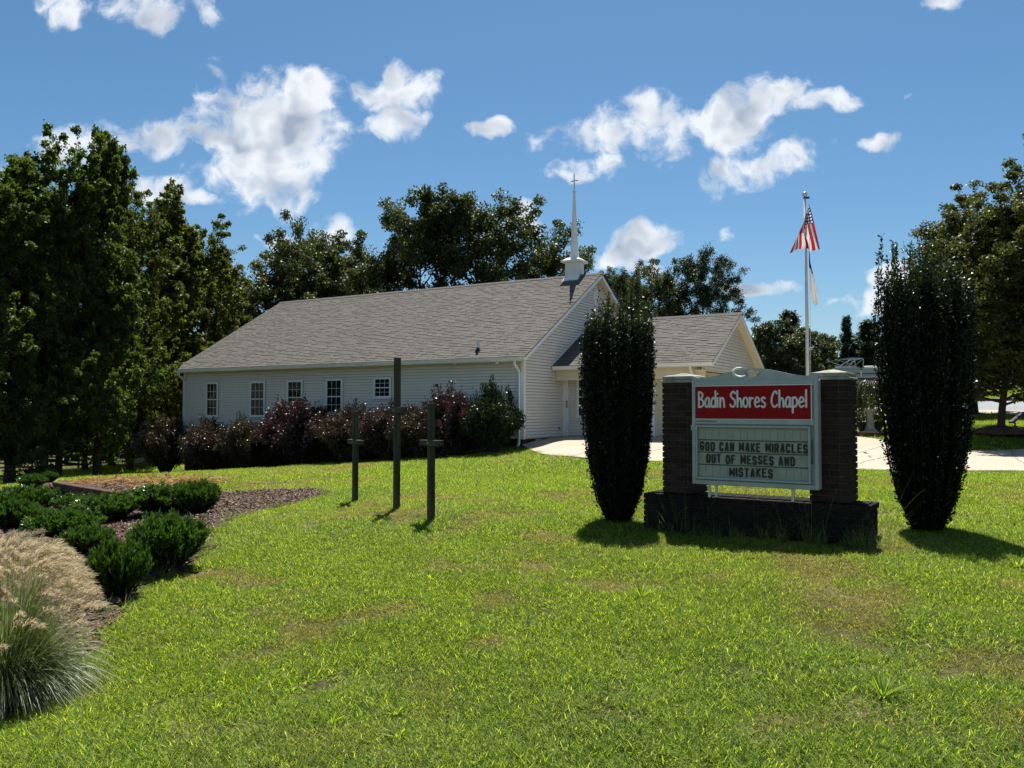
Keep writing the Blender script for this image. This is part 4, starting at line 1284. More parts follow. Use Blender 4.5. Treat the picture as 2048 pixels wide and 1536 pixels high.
def make_tree(seed, h, base, rad, n_limbs=34, twigs=9, leaves=60000, leaf=(.11, .085), up=(.25, .9), shape='oval', trunk_r=.17, sleeve=.30, droop=0.0, curve=.3, clump=0.0):
    T_ = Tree(seed); rs = T_.rs
    tp = [np.array([0, 0, -.3])]; d = np.array([0, 0, 1.]); n = 12
    for i in range(n):
        d = unit(d + rs.randn(3) * .035 + np.array([0, 0, .12])); tp.append(tp[-1] + d * (h * .97 + .3) / n)
    tp = np.array(tp)
    T_.mb.tube(tp, [trunk_r * 1.35] + [max(trunk_r * (1 - .93 * i / n), .012) for i in range(1, n + 1)], 10, cap=False)
    twl = []
    for i in range(n_limbs):
        t = base / h + (1 - base / h) * ((i + rs.rand()) / n_limbs) ** .95
        q = (t - base / h) / (1 - base / h)
        if shape == 'oval': R_ = rad * (max(.02, 1 - (abs(q - .38) / .64) ** 2.2)) ** .6
        elif shape == 'cone': R_ = rad * (1.04 - q) ** .75 * (.55 + .45 * min(1, q * 6))
        elif shape == 'round': R_ = rad * math.sqrt(max(.03, 1 - (2 * q - 1) ** 2 * .96))
        else: R_ = rad * (.5 + .5 * q) * (1 if q < .8 else (1.05 - q) / .25)
        R_ *= .62 + .55 * rs.rand()
        az = i * 2.39996 + rs.randn() * .35
        el = up[0] + (up[1] - up[0]) * q + rs.randn() * .12
        p, _ = T_.path(tp, np.array([min(max(t, 1.3 / h), .985)]))
        ln = max(R_ / max(math.cos(el), .35), .5)
        lp = T_.limb(p[0], (math.cos(az) * math.cos(el), math.sin(az) * math.cos(el), math.sin(el)), ln, max(.012, trunk_r * .42 * (1 - q * .75)), up=curve - droop, n=5)
        twl.append((lp, ln * .55, .45))
        for k in range(twigs):
            tt = .28 + .72 * (k + rs.rand()) / twigs
            b0, bd = T_.path(lp, np.array([min(tt, .999)]))
            dd = unit(bd[0] * .6 + unit(rs.randn(3)) * .85 + np.array([0, 0, .6 * curve - droop]))
            tl = ln * (.20 + .26 * rs.rand()) * (1.2 - .5 * tt) + .15
            tw = T_.limb(b0[0], dd, tl, .014, up=.35 - droop * 2, n=3, wob=.2)
            twl.append((tw, tl, .1))
    # the leader carries leaves too
    twl.append((tp[-5:], h * .3, .15))
    tot = sum(l for _, l, _ in twl); P = []; D = []; O = []
    for pts, l, t0 in twl:
        m_ = max(3, int(leaves * l / tot * (.6 + .8 * rs.rand())))
        t = t0 + (1 - t0) * rs.rand(m_) ** .8
        p, dr = T_.path(pts, np.minimum(t, .999))
        off = unit(rs.randn(m_, 3)) * (rs.rand(m_) ** .7)[:, None] * sleeve * (1.15 - .65 * t)[:, None] * np.array([1, 1, .8])
        if clump > 0:      # billowing tufts round the twig ends
            nb = int(m_ * .72); c0 = pts[-1] + rs.randn(3) * .1; rr = clump * (.6 + .6 * rs.rand())
            off[:nb] = unit(rs.randn(nb, 3)) * (rr * rs.rand(nb) ** .45)[:, None] * np.array([1.1, 1.1, .75]); p[:nb] = c0
        P.append(p + off); D.append(unit(dr * .4 + unit(rs.randn(m_, 3)) * .9 + np.array([0, 0, -.25]))); O.append(off)
    P = np.concatenate(P); D = np.concatenate(D)
    keep = P[:, 2] > base * .9 + .25 * rs.rand(len(P)); P = P[keep]; D = D[keep]
    n_ = len(P)
    Nn = unit(unit(rs.randn(n_, 3)) * .8 + np.array([0, 0, .75]))
    s_ = .65 + .6 * rs.rand(n_)
    clump = vnoise(P[:, 0] + P[:, 2] * .7, P[:, 1] + P[:, 2] * .3, .8, seed)
    rnd = np.clip(rs.rand(n_) * .65 + clump * .35, 0, 1)
    crown = leaf_mesh('crown', P, D, Nn, leaf[0] * s_, leaf[1] * s_, rnd)
    trunk = T_.mb.mesh('trunk', [M['bark']], smooth=True)
    return trunk, crown


G1, G2, G3 = (.020, .036, .010), (.040, .064, .016), (.075, .095, .024)
M['leaf_gum'] = leaf_mat('sweetgum_leaf', [(.022, .042, .011), (.044, .072, .018), (.062, .090, .022), (.095, .105, .028)], (2.1, 2.3, .7), .38, .5, .32)
M['leaf_gum_y'] = leaf_mat('yellowing_leaf', [(.024, .040, .011), (.048, .068, .017), (.078, .092, .021), (.115, .11, .026)], (2.1, 2.1, .6), .42, .5, .3)
M['leaf_oak'] = leaf_mat('oak_leaf', [(.022, .034, .012), (.040, .056, .018), (.058, .070, .024), (.075, .078, .028)], (1.8, 1.9, .7), .30, .5, .35)
M['leaf_pine'] = leaf_mat('pine_needles', [(.014, .030, .012), (.024, .048, .018), (.034, .060, .020)], (1.3, 1.6, .6), .15, .5, .4)
M['leaf_maple'] = leaf_mat('maple_leaf', [(.022, .036, .011), (.042, .058, .017), (.068, .076, .022), (.10, .088, .028)], (1.9, 1.9, .6), .34, .5, .32)
M['leaf_far'] = leaf_mat('far_leaf', [(.026, .040, .014), (.05, .064, .02), (.085, .09, .03)], (1.6, 1.7, .7), .28, .45, .5)
M['leaf_weep'] = leaf_mat('weeping_leaf', [(.03, .044, .015), (.06, .075, .025)], (1.6, 1.7, .7), .3, .4, .6)

PROTO = {
    'gum_a': make_tree(21, 12.0, .75, 3.4, 54, 11, 84000, (.13, .105), (-.12, 1.22), 'cone', .22, .32, curve=.55, clump=.20),
    'gum_b': make_tree(22, 11.6, .8, 3.6, 54, 11, 84000, (.135, .11), (-.15, 1.18), 'oval', .21, .34, curve=.55, clump=.22),
    'oak_a': make_tree(23, 13.5, 4.5, 4.3, 30, 10, 48000, (.19, .14), (-.05, .85), 'round', .26, .5, curve=.12, clump=.62),
    'oak_b': make_tree(24, 13.0, 2.6, 4.6, 34, 10, 52000, (.19, .14), (-.05, .85), 'oval', .24, .5, curve=.15, clump=.62),
    'pine': make_tree(25, 13.5, 5.0, 3.6, 30, 11, 48000, (.22, .07), (-.05, .6), 'round', .22, .4, curve=.1, clump=.5),
    'maple': make_tree(26, 8.9, 1.5, 3.0, 60, 12, 110000, (.12, .10), (.30, 1.1), 'oval', .17, .36, curve=.30, clump=.34),
    'far': make_tree(27, 9.0, .6, 3.6, 30, 8, 20000, (.28, .22), (.0, .9), 'oval', .16, .55, curve=.2, clump=.6),
    'cedar': make_tree(28, 8.5, .4, 2.1, 46, 7, 18000, (.24, .09), (.15, .9), 'cone', .14, .40),
}


def plant_tree(kind, px, d, top_py, label, leafm, rz=0.0, wide=1.0, group=None, name='tree', lean=0.0, base_py=None):
    p = at(px, 818, d); x, y = p[0], p[1]; z = g1(x, y)
    h = at(px, top_py, d)[2] - z
    tr, cr = PROTO[kind]
    if kind not in CROWN_TOP:
        co = np.empty(len(cr.vertices) * 3, np.float32); cr.vertices.foreach_get('co', co); CROWN_TOP[kind] = float(np.percentile(co[2::3], 99.8))
    h0 = CROWN_TOP[kind]
    s = h / h0
    e = empty(name, (x, y, z - .05), label, 'tree', group, rz=rz)
    e.rotation_euler = (0, lean, rz)
    e.scale = (s * wide, s * wide, s)
    link('trunk', tr, None, e)
    key = cr.name + leafm
    if key not in LEAFC:
        c2 = cr if len(cr.materials) == 0 else cr.copy()
        c2.materials.clear(); c2.materials.append(M[leafm]); LEAFC[key] = c2
    link('crown', LEAFC[key], None, e)
    return e


LEAFC = {}
CROWN_TOP = {}
GR = 'trees at the edge of the lawn'
for a in (
    ('gum_b', -60, 25, 315, 'dark tall tree with thick trunk, cut by the left edge of the picture', 'leaf_gum', .3, 1.0),
    ('gum_a', 22, 26.5, 300, 'tall dark leafy tree with a thick trunk just inside the left picture edge', 'leaf_gum', 2.2, .95),
    ('gum_b', 118, 28, 268, 'tallest airy tree at the far left with thin spiky top twigs', 'leaf_gum', 1.2, .80),
    ('gum_a', 196, 29, 252, 'tall narrow tree with pointed top, second highest of the left woods', 'leaf_gum', 4.0, .72),
    ('gum_b', 262, 36, 362, 'slender tree with twin pointed tips, between the tall narrow tree and the bushy green one', 'leaf_gum_y', 5.2, .80),
    ('gum_a', 345, 41, 388, 'bushy yellowish green tree rising above the left end of the chapel', 'leaf_gum_y', .7, .92),
    ('gum_b', 405, 46, 432, 'yellow green tree with lobed outline nearest the left roof edge', 'leaf_gum_y', 3.3, .95),
    ('gum_a', 90, 36, 420, 'shaded tree with a thin trunk behind the airy far-left tree', 'leaf_gum', 2.9, .9),
    ('gum_b', 172, 38, 450, 'shaded tree with a straight trunk in the middle of the left woods', 'leaf_gum', 5.9, .9),
    ('gum_a', 225, 41, 470, 'shaded tree deep in the left woods in front of the rail fence', 'leaf_gum', 1.9, .95),
    ('gum_b', 300, 48, 500, 'shaded tree in the left woods just behind the loose bush', 'leaf_gum_y', 4.4, 1.0),
    ('gum_a', 455, 54, 505, 'dark tree behind the far end of the chapel roof', 'leaf_gum', .2, 1.0),
):
    plant_tree(a[0], a[1], a[2], a[3], a[4], a[5], a[6], a[7], GR)
GB = 'trees behind the chapel'
for a in (
    ('oak_b', 520, 53, 512, 'low rounded tree behind the left half of the roof ridge', 'leaf_oak', .4, 1.0),
    ('oak_a', 612, 56, 447, 'tree with a small knobbed top above the roof ridge', 'leaf_oak', 1.4, .75),
    ('oak_b', 668, 54, 492, 'broad green tree behind the middle of the roof ridge', 'leaf_oak', 2.6, 1.0),
    ('oak_b', 742, 57, 470, 'dense green tree next to the two tall dark oaks', 'leaf_oak', 4.6, .9),
    ('oak_a', 838, 58, 400, 'tall dark oak, left one of the pair towering over the roof', 'leaf_oak', 5.3, .88),
    ('oak_a', 966, 58, 388, 'tallest dark oak behind the roof, its crown reaching above all its neighbours', 'leaf_oak', 3.5, .95),
    ('oak_b', 1098, 62, 446, 'airy oak with open branches right behind the steeple', 'leaf_oak', .9, .9),
    ('oak_b', 1010, 64, 520, 'low green tree filling the gap between the tallest oak and the steeple', 'leaf_oak', 5.0, .8),
    ('oak_a', 1252, 52, 530, 'small dark tree right of the chapel gable', 'leaf_oak', 2.1, .62),
    ('oak_b', 1326, 54, 520, 'leafy tree above the carport roof, left of the round pine', 'leaf_oak', 3.8, .85),
    ('pine', 1412, 54, 503, 'dark pine with rounded crown above the carport roof', 'leaf_pine', 1.0, .95),
):
    plant_tree(a[0], a[1], a[2], a[3], a[4], a[5], a[6], a[7], GB)
GF = 'trees across the far road'
for a in (
    ('far', 1532, 74, 640, 'pale green tree beside the carport gable', 'leaf_far', .4, .9),
    ('cedar', 1582, 80, 622, 'dark conifer top directly left of the flagpole', 'leaf_pine', 1.4, 1.5),
    ('far', 1600, 72, 650, 'light green tree crossed by the lower flagpole', 'leaf_far', 2.5, 1.0),
    ('far', 1652, 76, 662, 'low rounded tree just right of the flagpole', 'leaf_oak', 3.6, .9),
    ('cedar', 1694, 82, 632, 'thin pointed conifer between the flagpole and the right shrub', 'leaf_pine', 4.4, .85),
    ('cedar', 1740, 80, 640, 'broad dark conifer beside the right columnar shrub', 'leaf_pine', 5.5, 1.7),
    ('far', 1800, 84, 655, 'leafy tree hidden behind the right columnar shrub', 'leaf_far', .9, 1.1),
    ('far', 1880, 92, 650, 'tree far behind the right lawn, glimpsed under the maple crown', 'leaf_oak', 3.0, 1.3),
    ('cedar', 1965, 95, 655, 'dark conifer far behind the near maple trunk', 'leaf_pine', 2.2, 1.8),
    ('far', 2060, 92, 645, 'tree far behind at the right picture edge', 'leaf_oak', 5.1, 1.3),
    ('far', 1470, 84, 668, 'leafy tree low behind the carport roof', 'leaf_far', 2.0, 1.1),
):
    plant_tree(a[0], a[1], a[2], a[3], a[4], a[5], a[6], a[7], GF)
GM = 'maples beside the drive'
plant_tree('maple', 2000, 27, 312, 'maple with dark trunk and browning leaves at the right picture edge', 'leaf_maple', .4, 1.12, GM, 'maple_tree')
plant_tree('maple', 1950, 36, 352, 'farther maple partly hidden by the right columnar shrub', 'leaf_maple', 2.9, 1.2, GM, 'maple_tree')
plant_tree('maple', 2180, 33, 330, 'maple mostly outside the right edge of the picture', 'leaf_maple', 4.9, 1.0, GM, 'maple_tree')

# far wood beyond road and field, one mass
rs = np.random.RandomState(5)
P = []
for a0, a1, dd, top in ((-.95, -.30, 175, 6.5), (-.34, .30, 130, 7.5), (.28, .95, 120, 7.0)):
    n_ = 7000
    t = a0 + (a1 - a0) * rs.rand(n_); d_ = dd * (1 + .12 * rs.rand(n_)); x = t * d_; y = d_
    hh = top * (.65 + .5 * vnoise(x, y, 6.0, 9)) * np.sqrt(rs.rand(n_)); P.append(np.stack([x, y, gz(x, y) + hh], -1))
P = np.concatenate(P); n_ = len(P)
wood = link('far_wood', leaf_mesh('far_wood', P, unit(rs.randn(n_, 3)), unit(rs.randn(n_, 3) * .8 + np.array([0, -.3, .6])), .9 + .7 * rs.rand(n_), .7 + .5 * rs.rand(n_), rs.rand(n_)), M['leaf_far'])
setp(wood, 'distant belt of woodland beyond the fields', 'woodland', kind='stuff')

# ---- loose flowering hedge along the front wall
def make_bush(seed, n_stem=70, leaves=9000, leaf=(.055, .032), spray=.25, dome=1.0):
    T_ = Tree(seed); rs = T_.rs; P = []; D = []
    tips = []
    for i in range(n_stem):
        az = rs.rand() * 6.283; r = math.sqrt(rs.rand())
        tip = np.array([math.cos(az) * r, math.sin(az) * r, .25 + .75 * math.sqrt(max(0, 1 - r * r * .92)) * (.8 + .28 * rs.rand())])
        if rs.rand() < spray: tip = tip * np.array([1.06, 1.06, 1.16])
        b0 = np.array([math.cos(az) * .12, math.sin(az) * .12, 0.0]); mid = (b0 + tip) / 2 + np.array([-tip[0] * .12, -tip[1] * .12, .14])
        pts = [b0 * (1 - t) ** 2 + 2 * mid * t * (1 - t) + tip * t * t for t in np.linspace(0, 1, 6)]
        pts[-1] = pts[-1] + np.array([math.cos(az) * .05, math.sin(az) * .05, -.02])
        T_.mb.tube(pts, [.018, .014, .01, .007, .005, .003], 4, cap=False); tips.append(np.array(pts))
    for pts in tips:
        m_ = leaves // n_stem; t = .22 + .78 * rs.rand(m_) ** .6
        p, dr = T_.path(pts, np.minimum(t, .999))
        off = unit(rs.randn(m_, 3)) * (.22 * (1.12 - .6 * t) * rs.rand(m_) ** .5)[:, None]
        P.append(p + off); D.append(unit(dr * .5 + unit(rs.randn(m_, 3))))
    P = np.concatenate(P); D = np.concatenate(D); n_ = len(P)
    P[:, 2] = np.maximum(P[:, 2], .02)
    Nn = unit(unit(rs.randn(n_, 3)) * .8 + np.array([0, 0, .6])); s_ = .7 + .6 * rs.rand(n_)
    cl = vnoise(P[:, 0] * 3 + P[:, 2], P[:, 1] * 3, .8, seed)
    return T_.mb.mesh('stems', [M['bark']]), leaf_mesh('foliage', P, D, Nn, leaf[0] * s_, leaf[1] * s_, np.clip(rs.rand(n_) * .6 + cl * .4, 0, 1))


M['loro'] = leaf_mat('purple_leaf', [(.020, .014, .013), (.040, .028, .024), (.062, .046, .034), (.10, .082, .055)], (1.7, 1.2, .9), .22, .42, .5, patch=(.055, .062, .020), patch_scale=.9, patch_amt=.55)
M['loro_p'] = leaf_mat('purple_leaf_fresh', [(.022, .014, .014), (.042, .026, .025), (.066, .045, .038)], (1.7, 1.0, .95), .25, .42, .5)
M['loro_g'] = leaf_mat('greening_purple_leaf', [(.024, .017, .015), (.048, .040, .024), (.075, .07, .03)], (1.7, 1.4, .7), .25, .42, .55)
M['cleyera'] = leaf_mat('dark_glossy_leaf', [(.008, .016, .007), (.015, .028, .010), (.032, .046, .015)], (1.6, 1.9, .6), .22, .4, .35)
BU = [make_bush(31 + k, 130, 24000, (.050, .033), .3) for k in range(3)]


def bush(name, px0, px1, top, bot, d, label, leafm, k, rz, group, cat='shrub', proto=None, scale_y=None):
    cxp = (px0 + px1) / 2; p = at(cxp, bot, d); w_ = (px1 - px0) / F * d / 2; z = g1(p[0], p[1])
    h = at(cxp, top, d)[2] - z
    e = empty(name, (p[0], p[1], z - .02), label, cat, group, rz=rz)
    st, fo = (proto or BU)[k]
    e.scale = (w_ / 1.08, (scale_y or w_) / 1.08, h / 1.12)
    link('stems', st, None, e)
    key = fo.name + leafm
    if key not in LEAFC:
        c2 = fo if len(fo.materials) == 0 else fo.copy(); c2.materials.clear(); c2.materials.append(M[leafm]); LEAFC[key] = c2
    link('foliage', LEAFC[key], None, e)
    return e


def front_depth(px, off=-1.05):   # depth of the line just before the front wall
    r = ray(px, 818); k = (off + CHO[:2] @ cy) / (r[:2] @ cy); return k * r[1]


for i, (a, c, tp_, bt, lm, lab) in enumerate((
        (284, 378, 842, 948, 'loro_g', 'loose arching green-purple bush beyond the left corner of the chapel'),
        (372, 468, 842, 946, 'loro', 'dark bush below the leftmost chapel window'),
        (448, 548, 838, 942, 'loro_g', 'low greenish bush below the second chapel window'),
        (516, 684, 810, 938, 'loro_p', 'tall reddish purple bush rising in front of the third chapel window'),
        (640, 748, 812, 932, 'loro', 'purple bush below the fourth chapel window'),
        (722, 832, 812, 926, 'loro', 'purple bush behind the tall middle cross'),
        (798, 892, 816, 920, 'loro_g', 'speckled purple-green bush behind the nearest cross'),
        (850, 960, 780, 914, 'loro_p', 'tall reddish bush next to the green one at the chapel corner'))):
    d = front_depth((a + c) / 2)
    bush('purple_shrub', a - 22, c + 22, tp_ - 6, bt, d, lab, lm, i % 3, i * 1.3, 'hedge shrubs along the chapel wall', scale_y=1.25)
bush('green_shrub', 918, 1056, 776, 905, front_depth(985), 'dark glossy green shrub at the right corner of the chapel wall', 'cleyera', 1, .6, 'hedge shrubs along the chapel wall', scale_y=1.0)
# upright shoots of the green shrub
e = [o for o in COL.objects if o.name.startswith('green_shrub')][0]
rs = np.random.RandomState(3); P = []; D = []
for k in range(16):
    x, y = rs.rand() * .9 - .35, rs.rand() * .6 - .3; h0, h1 = .85, 1.0 + .30 * rs.rand() * (1 if k % 3 else 1.3)
    m_ = 60; t = rs.rand(m_); P.append(np.stack([x + .03 * rs.randn(m_), y + .03 * rs.randn(m_), h0 + (h1 - h0) * t], -1)); D.append(unit(rs.randn(m_, 3) + np.array([0, 0, 1.0])))
P = np.concatenate(P); D = np.concatenate(D); n_ = len(P)
link('shoots', leaf_mesh('shoots', P, D, unit(rs.randn(n_, 3)), .06 + .03 * rs.rand(n_), .03 + .01 * rs.rand(n_), rs.rand(n_)), M['cleyera'], e)

# ---- columnar hollies either side of the sign
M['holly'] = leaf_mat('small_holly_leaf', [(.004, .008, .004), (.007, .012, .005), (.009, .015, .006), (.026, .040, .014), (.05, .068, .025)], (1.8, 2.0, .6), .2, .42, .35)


M['holly_bark'] = mat('holly_stem', (.022, .018, .014), (.012, .010, .008), .95, 8, spec=.1)


def make_holly(seed, H=2.75, Rm=.47):
    rs = np.random.RandomState(seed); mb = MB(); P = []; D = []
    prof = lambda q: Rm * np.interp(q, [0, .05, .12, .33, .5, .8, .92, 1.0], [.27, .40, .58, .84, .92, 1.0, .98, .76])
    n = 190
    for i in range(n):
        r = math.sqrt((i + .5) / n); az = i * 2.39996 + rs.randn() * .2
        top = H * ((.86 + .05 * rs.randn()) if r > .6 else (.9 + .05 * rs.randn()))
        if rs.rand() < .40: top += .06 + .24 * rs.rand()
        zs = np.linspace(0, top, 9); q = np.minimum(zs / (H * .92), 1)
        rr = r * prof(np.minimum(q, .93)) * (1 + .03 * rs.randn())
        pts = np.stack([math.cos(az) * rr, math.sin(az) * rr, zs], -1); pts[1:, :2] += rs.randn(8, 2) * .008
        mb.tube([tuple(p) for p in pts], [.010, .009, .008, .007, .006, .005, .004, .003, .002], 4, cap=False)
        m_ = int(400 * (1.0 if r > .55 else .5)); t = rs.rand(m_) ** .85; k = t * 8; j = np.minimum(k.astype(int), 7); f_ = (k - j)[:, None]
        p = pts[j] * (1 - f_) + pts[j + 1] * f_
        tz = p[:, 2] / H
        sp_ = np.where(tz > .9, .022, .045)
        P.append(p + unit(rs.randn(m_, 3)) * (sp_ * rs.rand(m_) ** .5)[:, None]); D.append(unit(unit(rs.randn(m_, 3)) + np.array([math.cos(az) * .4, math.sin(az) * .4, .9])))
    P = np.concatenate(P); D = np.concatenate(D); P[:, 2] = np.maximum(P[:, 2], .02); n_ = len(P)
    s_ = .7 + .6 * rs.rand(n_)
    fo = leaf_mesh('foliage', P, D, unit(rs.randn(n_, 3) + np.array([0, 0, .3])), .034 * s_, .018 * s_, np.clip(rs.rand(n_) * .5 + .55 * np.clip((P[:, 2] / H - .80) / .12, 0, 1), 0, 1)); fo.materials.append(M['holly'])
    return mb.mesh('stems', [M['holly_bark']]), fo


HOL = make_holly(41)
for px, base, d, top, wpx, lab, rz in ((1237, 1045, 10.35, 612, 152, 'dark columnar evergreen shrub standing left of the church sign', .4),
                                       (1855, 1066, 9.25, 520, 184, 'dark columnar evergreen shrub standing right of the church sign', 2.6)):
    p = at(px, base, d); z = g1(p[0], p[1]); h = at(px, top, d)[2] - z
    e = empty('columnar_holly', (p[0], p[1], z), lab, 'shrub', 'columnar shrubs flanking the sign', rz=rz)
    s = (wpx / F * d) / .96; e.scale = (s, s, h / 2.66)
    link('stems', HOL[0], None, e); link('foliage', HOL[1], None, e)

# ---- laurels in the mulch bed
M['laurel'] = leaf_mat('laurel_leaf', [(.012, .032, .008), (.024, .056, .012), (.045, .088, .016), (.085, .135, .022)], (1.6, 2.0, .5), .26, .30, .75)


def make_laurel(seed):
    T_ = Tree(seed); rs = T_.rs; P = []; D = []; rn = []
    for i in range(170):
        az = rs.rand() * 6.283; r = math.sqrt(rs.rand()) * .98
        tip = np.array([math.cos(az) * r, math.sin(az) * r, .22 + .20 * rs.rand() + .68 * math.sqrt(max(0, 1 - r * r * .8)) * (.75 + .3 * rs.rand())])
        b0 = np.array([math.cos(az) * .15, math.sin(az) * .15, 0]); mid = (b0 + tip) / 2 + np.array([math.cos(az) * .08, math.sin(az) * .08, -.02])
        pts = np.array([b0 * (1 - t) ** 2 + 2 * mid * t * (1 - t) + tip * t * t for t in np.linspace(0, 1, 5)])
        T_.mb.tube(pts, [.016, .013, .010, .007, .004], 4, cap=False)
        m_ = 62; t = .25 + .75 * rs.rand(m_) ** .6; p, dr = T_.path(pts, np.minimum(t, .999))
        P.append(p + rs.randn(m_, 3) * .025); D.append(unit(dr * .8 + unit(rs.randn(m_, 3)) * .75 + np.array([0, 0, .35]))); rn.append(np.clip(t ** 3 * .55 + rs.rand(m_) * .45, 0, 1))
    P = np.concatenate(P); D = np.concatenate(D); n_ = len(P); P[:, 2] = np.maximum(P[:, 2], .03); s_ = .75 + .5 * rs.rand(n_)
    return T_.mb.mesh('stems', [M['bark']]), leaf_mesh('foliage', P, D, unit(unit(rs.randn(n_, 3)) * .7 + np.array([0, 0, .7])), .13 * s_, .046 * s_, np.concatenate(rn), fold=.03)


LA = [make_laurel(51), make_laurel(52)]
for i, (a, c, tp_, bt, d, lab) in enumerate((
        (262, 410, 1022, 1150, 9.3, 'large laurel bush at the lawn edge, second nearest in the bed'),
        (178, 297, 1072, 1206, 7.8, 'nearest laurel bush, directly behind the plumed grass'),
        (258, 412, 974, 1035, 12.2, 'wide laurel bush behind the large one at the lawn edge'),
        (352, 432, 966, 1038, 13.0, 'laurel bush farthest to the right in the bed, beside the mulch'),
        (158, 264, 994, 1052, 13.2, 'round laurel bush alone on bare mulch in the middle of the bed'),
        (108, 184, 996, 1034, 14.8, 'small pale laurel bush in front of the block retaining wall'),
        (66, 192, 1022, 1096, 11.0, 'bright leaved laurel bush above the plumed grass'),
        (-8, 104, 978, 1030, 16.0, 'spreading laurel bush at the left edge below the tree trunk'),
        (-12, 72, 1006, 1066, 12.8, 'dark laurel bush at the left edge just above the plumed grass'),
        (132, 218, 1056, 1118, 9.9, 'small dark laurel bush between the nearest and the bright leaved one'),
        (42, 88, 957, 984, 22.0, 'tiny far laurel bush left of the retaining wall'),
        (84, 112, 952, 972, 25.0, 'small dark shrub behind the end of the retaining wall'))):
    d = on_ground((a + c) / 2, bt - 6)[1]; gw = (c - a) * (.06 if i < 2 else .14)
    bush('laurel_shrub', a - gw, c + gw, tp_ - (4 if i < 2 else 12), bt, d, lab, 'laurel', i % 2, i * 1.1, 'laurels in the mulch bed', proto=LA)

# ---- plumed ornamental grass
M['blade_orn'] = leaf_mat('ornamental_blade', [(.08, .115, .045), (.17, .21, .09), (.30, .33, .17)], (1.5, 1.6, .9), .36, .45, .4)
M['plume'] = leaf_mat('seed_plume', [(.32, .275, .195), (.48, .43, .325), (.62, .58, .47)], (1.3, 1.15, .9), .5, .8, .1)


def ribbon(pts, wd, side):      # pts (n,k,3), wd (n,k), side (n,3) -> quads
    n, k, _ = pts.shape
    a = pts + side[:, None, :] * wd[..., None] * .5; b_ = pts - side[:, None, :] * wd[..., None] * .5
    vs = np.stack([a, b_], 2).reshape(-1, 3); base = (np.arange(n) * k * 2)[:, None, None]
    j = np.arange(k - 1)[None, :, None] * 2
    q = base + j + np.array([0, 1, 3, 2])[None, None, :]
    return vs, q.reshape(-1, 4)


def make_plumed(seed):
    rs = np.random.RandomState(seed); n = 4200; k = 7
    az = rs.rand(n) * 6.283; lean = .10 + 1.0 * rs.rand(n) ** .85; L = .50 + .46 * rs.rand(n); r0 = .24 * np.sqrt(rs.rand(n))
    t = np.linspace(0, 1, k)[None, :]
    hor = L[:, None] * (np.sin(lean)[:, None] * t * .60 + lean[:, None] * .40 * t ** 2.2)
    ver = L[:, None] * (np.cos(lean * .8)[:, None] ** .6 * t * 1.15 - lean[:, None] ** 1.4 * .86 * t ** 2.6)
    ca, sa = np.cos(az)[:, None], np.sin(az)[:, None]
    pts = np.stack([ca * (r0[:, None] + hor), sa * (r0[:, None] + hor), np.maximum(ver, -.05 + .0 * ver)], -1)
    pts += rs.randn(n, 1, 3) * .02
    wd = (.0068 * (1 - t ** 2.2) + .0010) * (.7 + .6 * rs.rand(n, 1))
    side = np.stack([-np.sin(az), np.cos(az), rs.randn(n) * .3], -1); side = unit(side)
    vs, q = ribbon(pts, wd, side)
    blades = np_mesh('blades', vs, q, attr=np.repeat(rs.rand(n), k - 1)); blades.materials.append(M['blade_orn'])
    # plumes: a curved rachis with fine drooping filaments
    m_ = 440; F_ = []; W = []; S = []; A = []
    stalk = []
    for i in range(m_):
        a = rs.rand() * 6.283; ln = .08 + .82 * rs.rand() ** .75; top = 1.08 + .14 * rs.rand() - .66 * ln ** 1.9; r1 = .10 + .62 * ln
        base = np.array([math.cos(a) * .15, math.sin(a) * .15, .2]); tip = np.array([math.cos(a) * r1, math.sin(a) * r1, top])
        stalk.append([base, (base * .45 + tip * .55) + np.array([0, 0, .10]), tip])
        dirp = unit(np.array([math.cos(a) * .55, math.sin(a) * .55, .62]) + np.array([.42, -.05, .15]))
        for j in range(54):
            u_ = rs.rand(); p0 = tip + dirp * (u_ * .20 - .02) - np.array([0, 0, .10 * u_ * u_])
            d0 = unit(dirp * 1.0 + rs.randn(3) * .24 + np.array([0, 0, .12])); l_ = (.07 + .07 * rs.rand()) * (1 - .4 * u_)
            F_.append([p0, p0 + d0 * l_ * .5, p0 + d0 * l_ + np.array([0, 0, -.35 * l_])]); W.append([.0022, .0030, .0010]); S.append(unit(rs.randn(3))); A.append(rs.rand())
    vs, q = ribbon(np.array(F_), np.array(W) * 1.15, np.array(S))
    plumes = np_mesh('plumes', vs, q, attr=np.repeat(np.array(A), 2)); plumes.materials.append(M['plume'])
    st = np.array(stalk); vs, q = ribbon(st, np.full((m_, 3), .004), unit(np.random.RandomState(1).randn(m_, 3)))
    stalks = np_mesh('stalks', vs, q, attr=np.full(m_ * 2, .8)); stalks.materials.append(M['blade_orn'])
    return blades, plumes, stalks


PL = make_plumed(61)
for px, d, s, h_, rz, lab in ((2, 5.3, .78, .86, .0, 'plumed ornamental grass clump at the lawn edge, nearest to the viewer'),
                              (-125, 6.0, .80, .88, 2.0, 'taller plumed ornamental grass clump cut by the left picture edge')):
    p = at(px, 1300, d); z = g1(p[0], p[1])
    e = empty('plumed_grass', (p[0], p[1], z - .03), lab, 'ornamental grass', 'plumed grasses', rz=rz); e.scale = (s, s, h_)
    for nm, me in zip(('blades', 'plumes', 'stalks'), PL): link(nm, me, None, e)

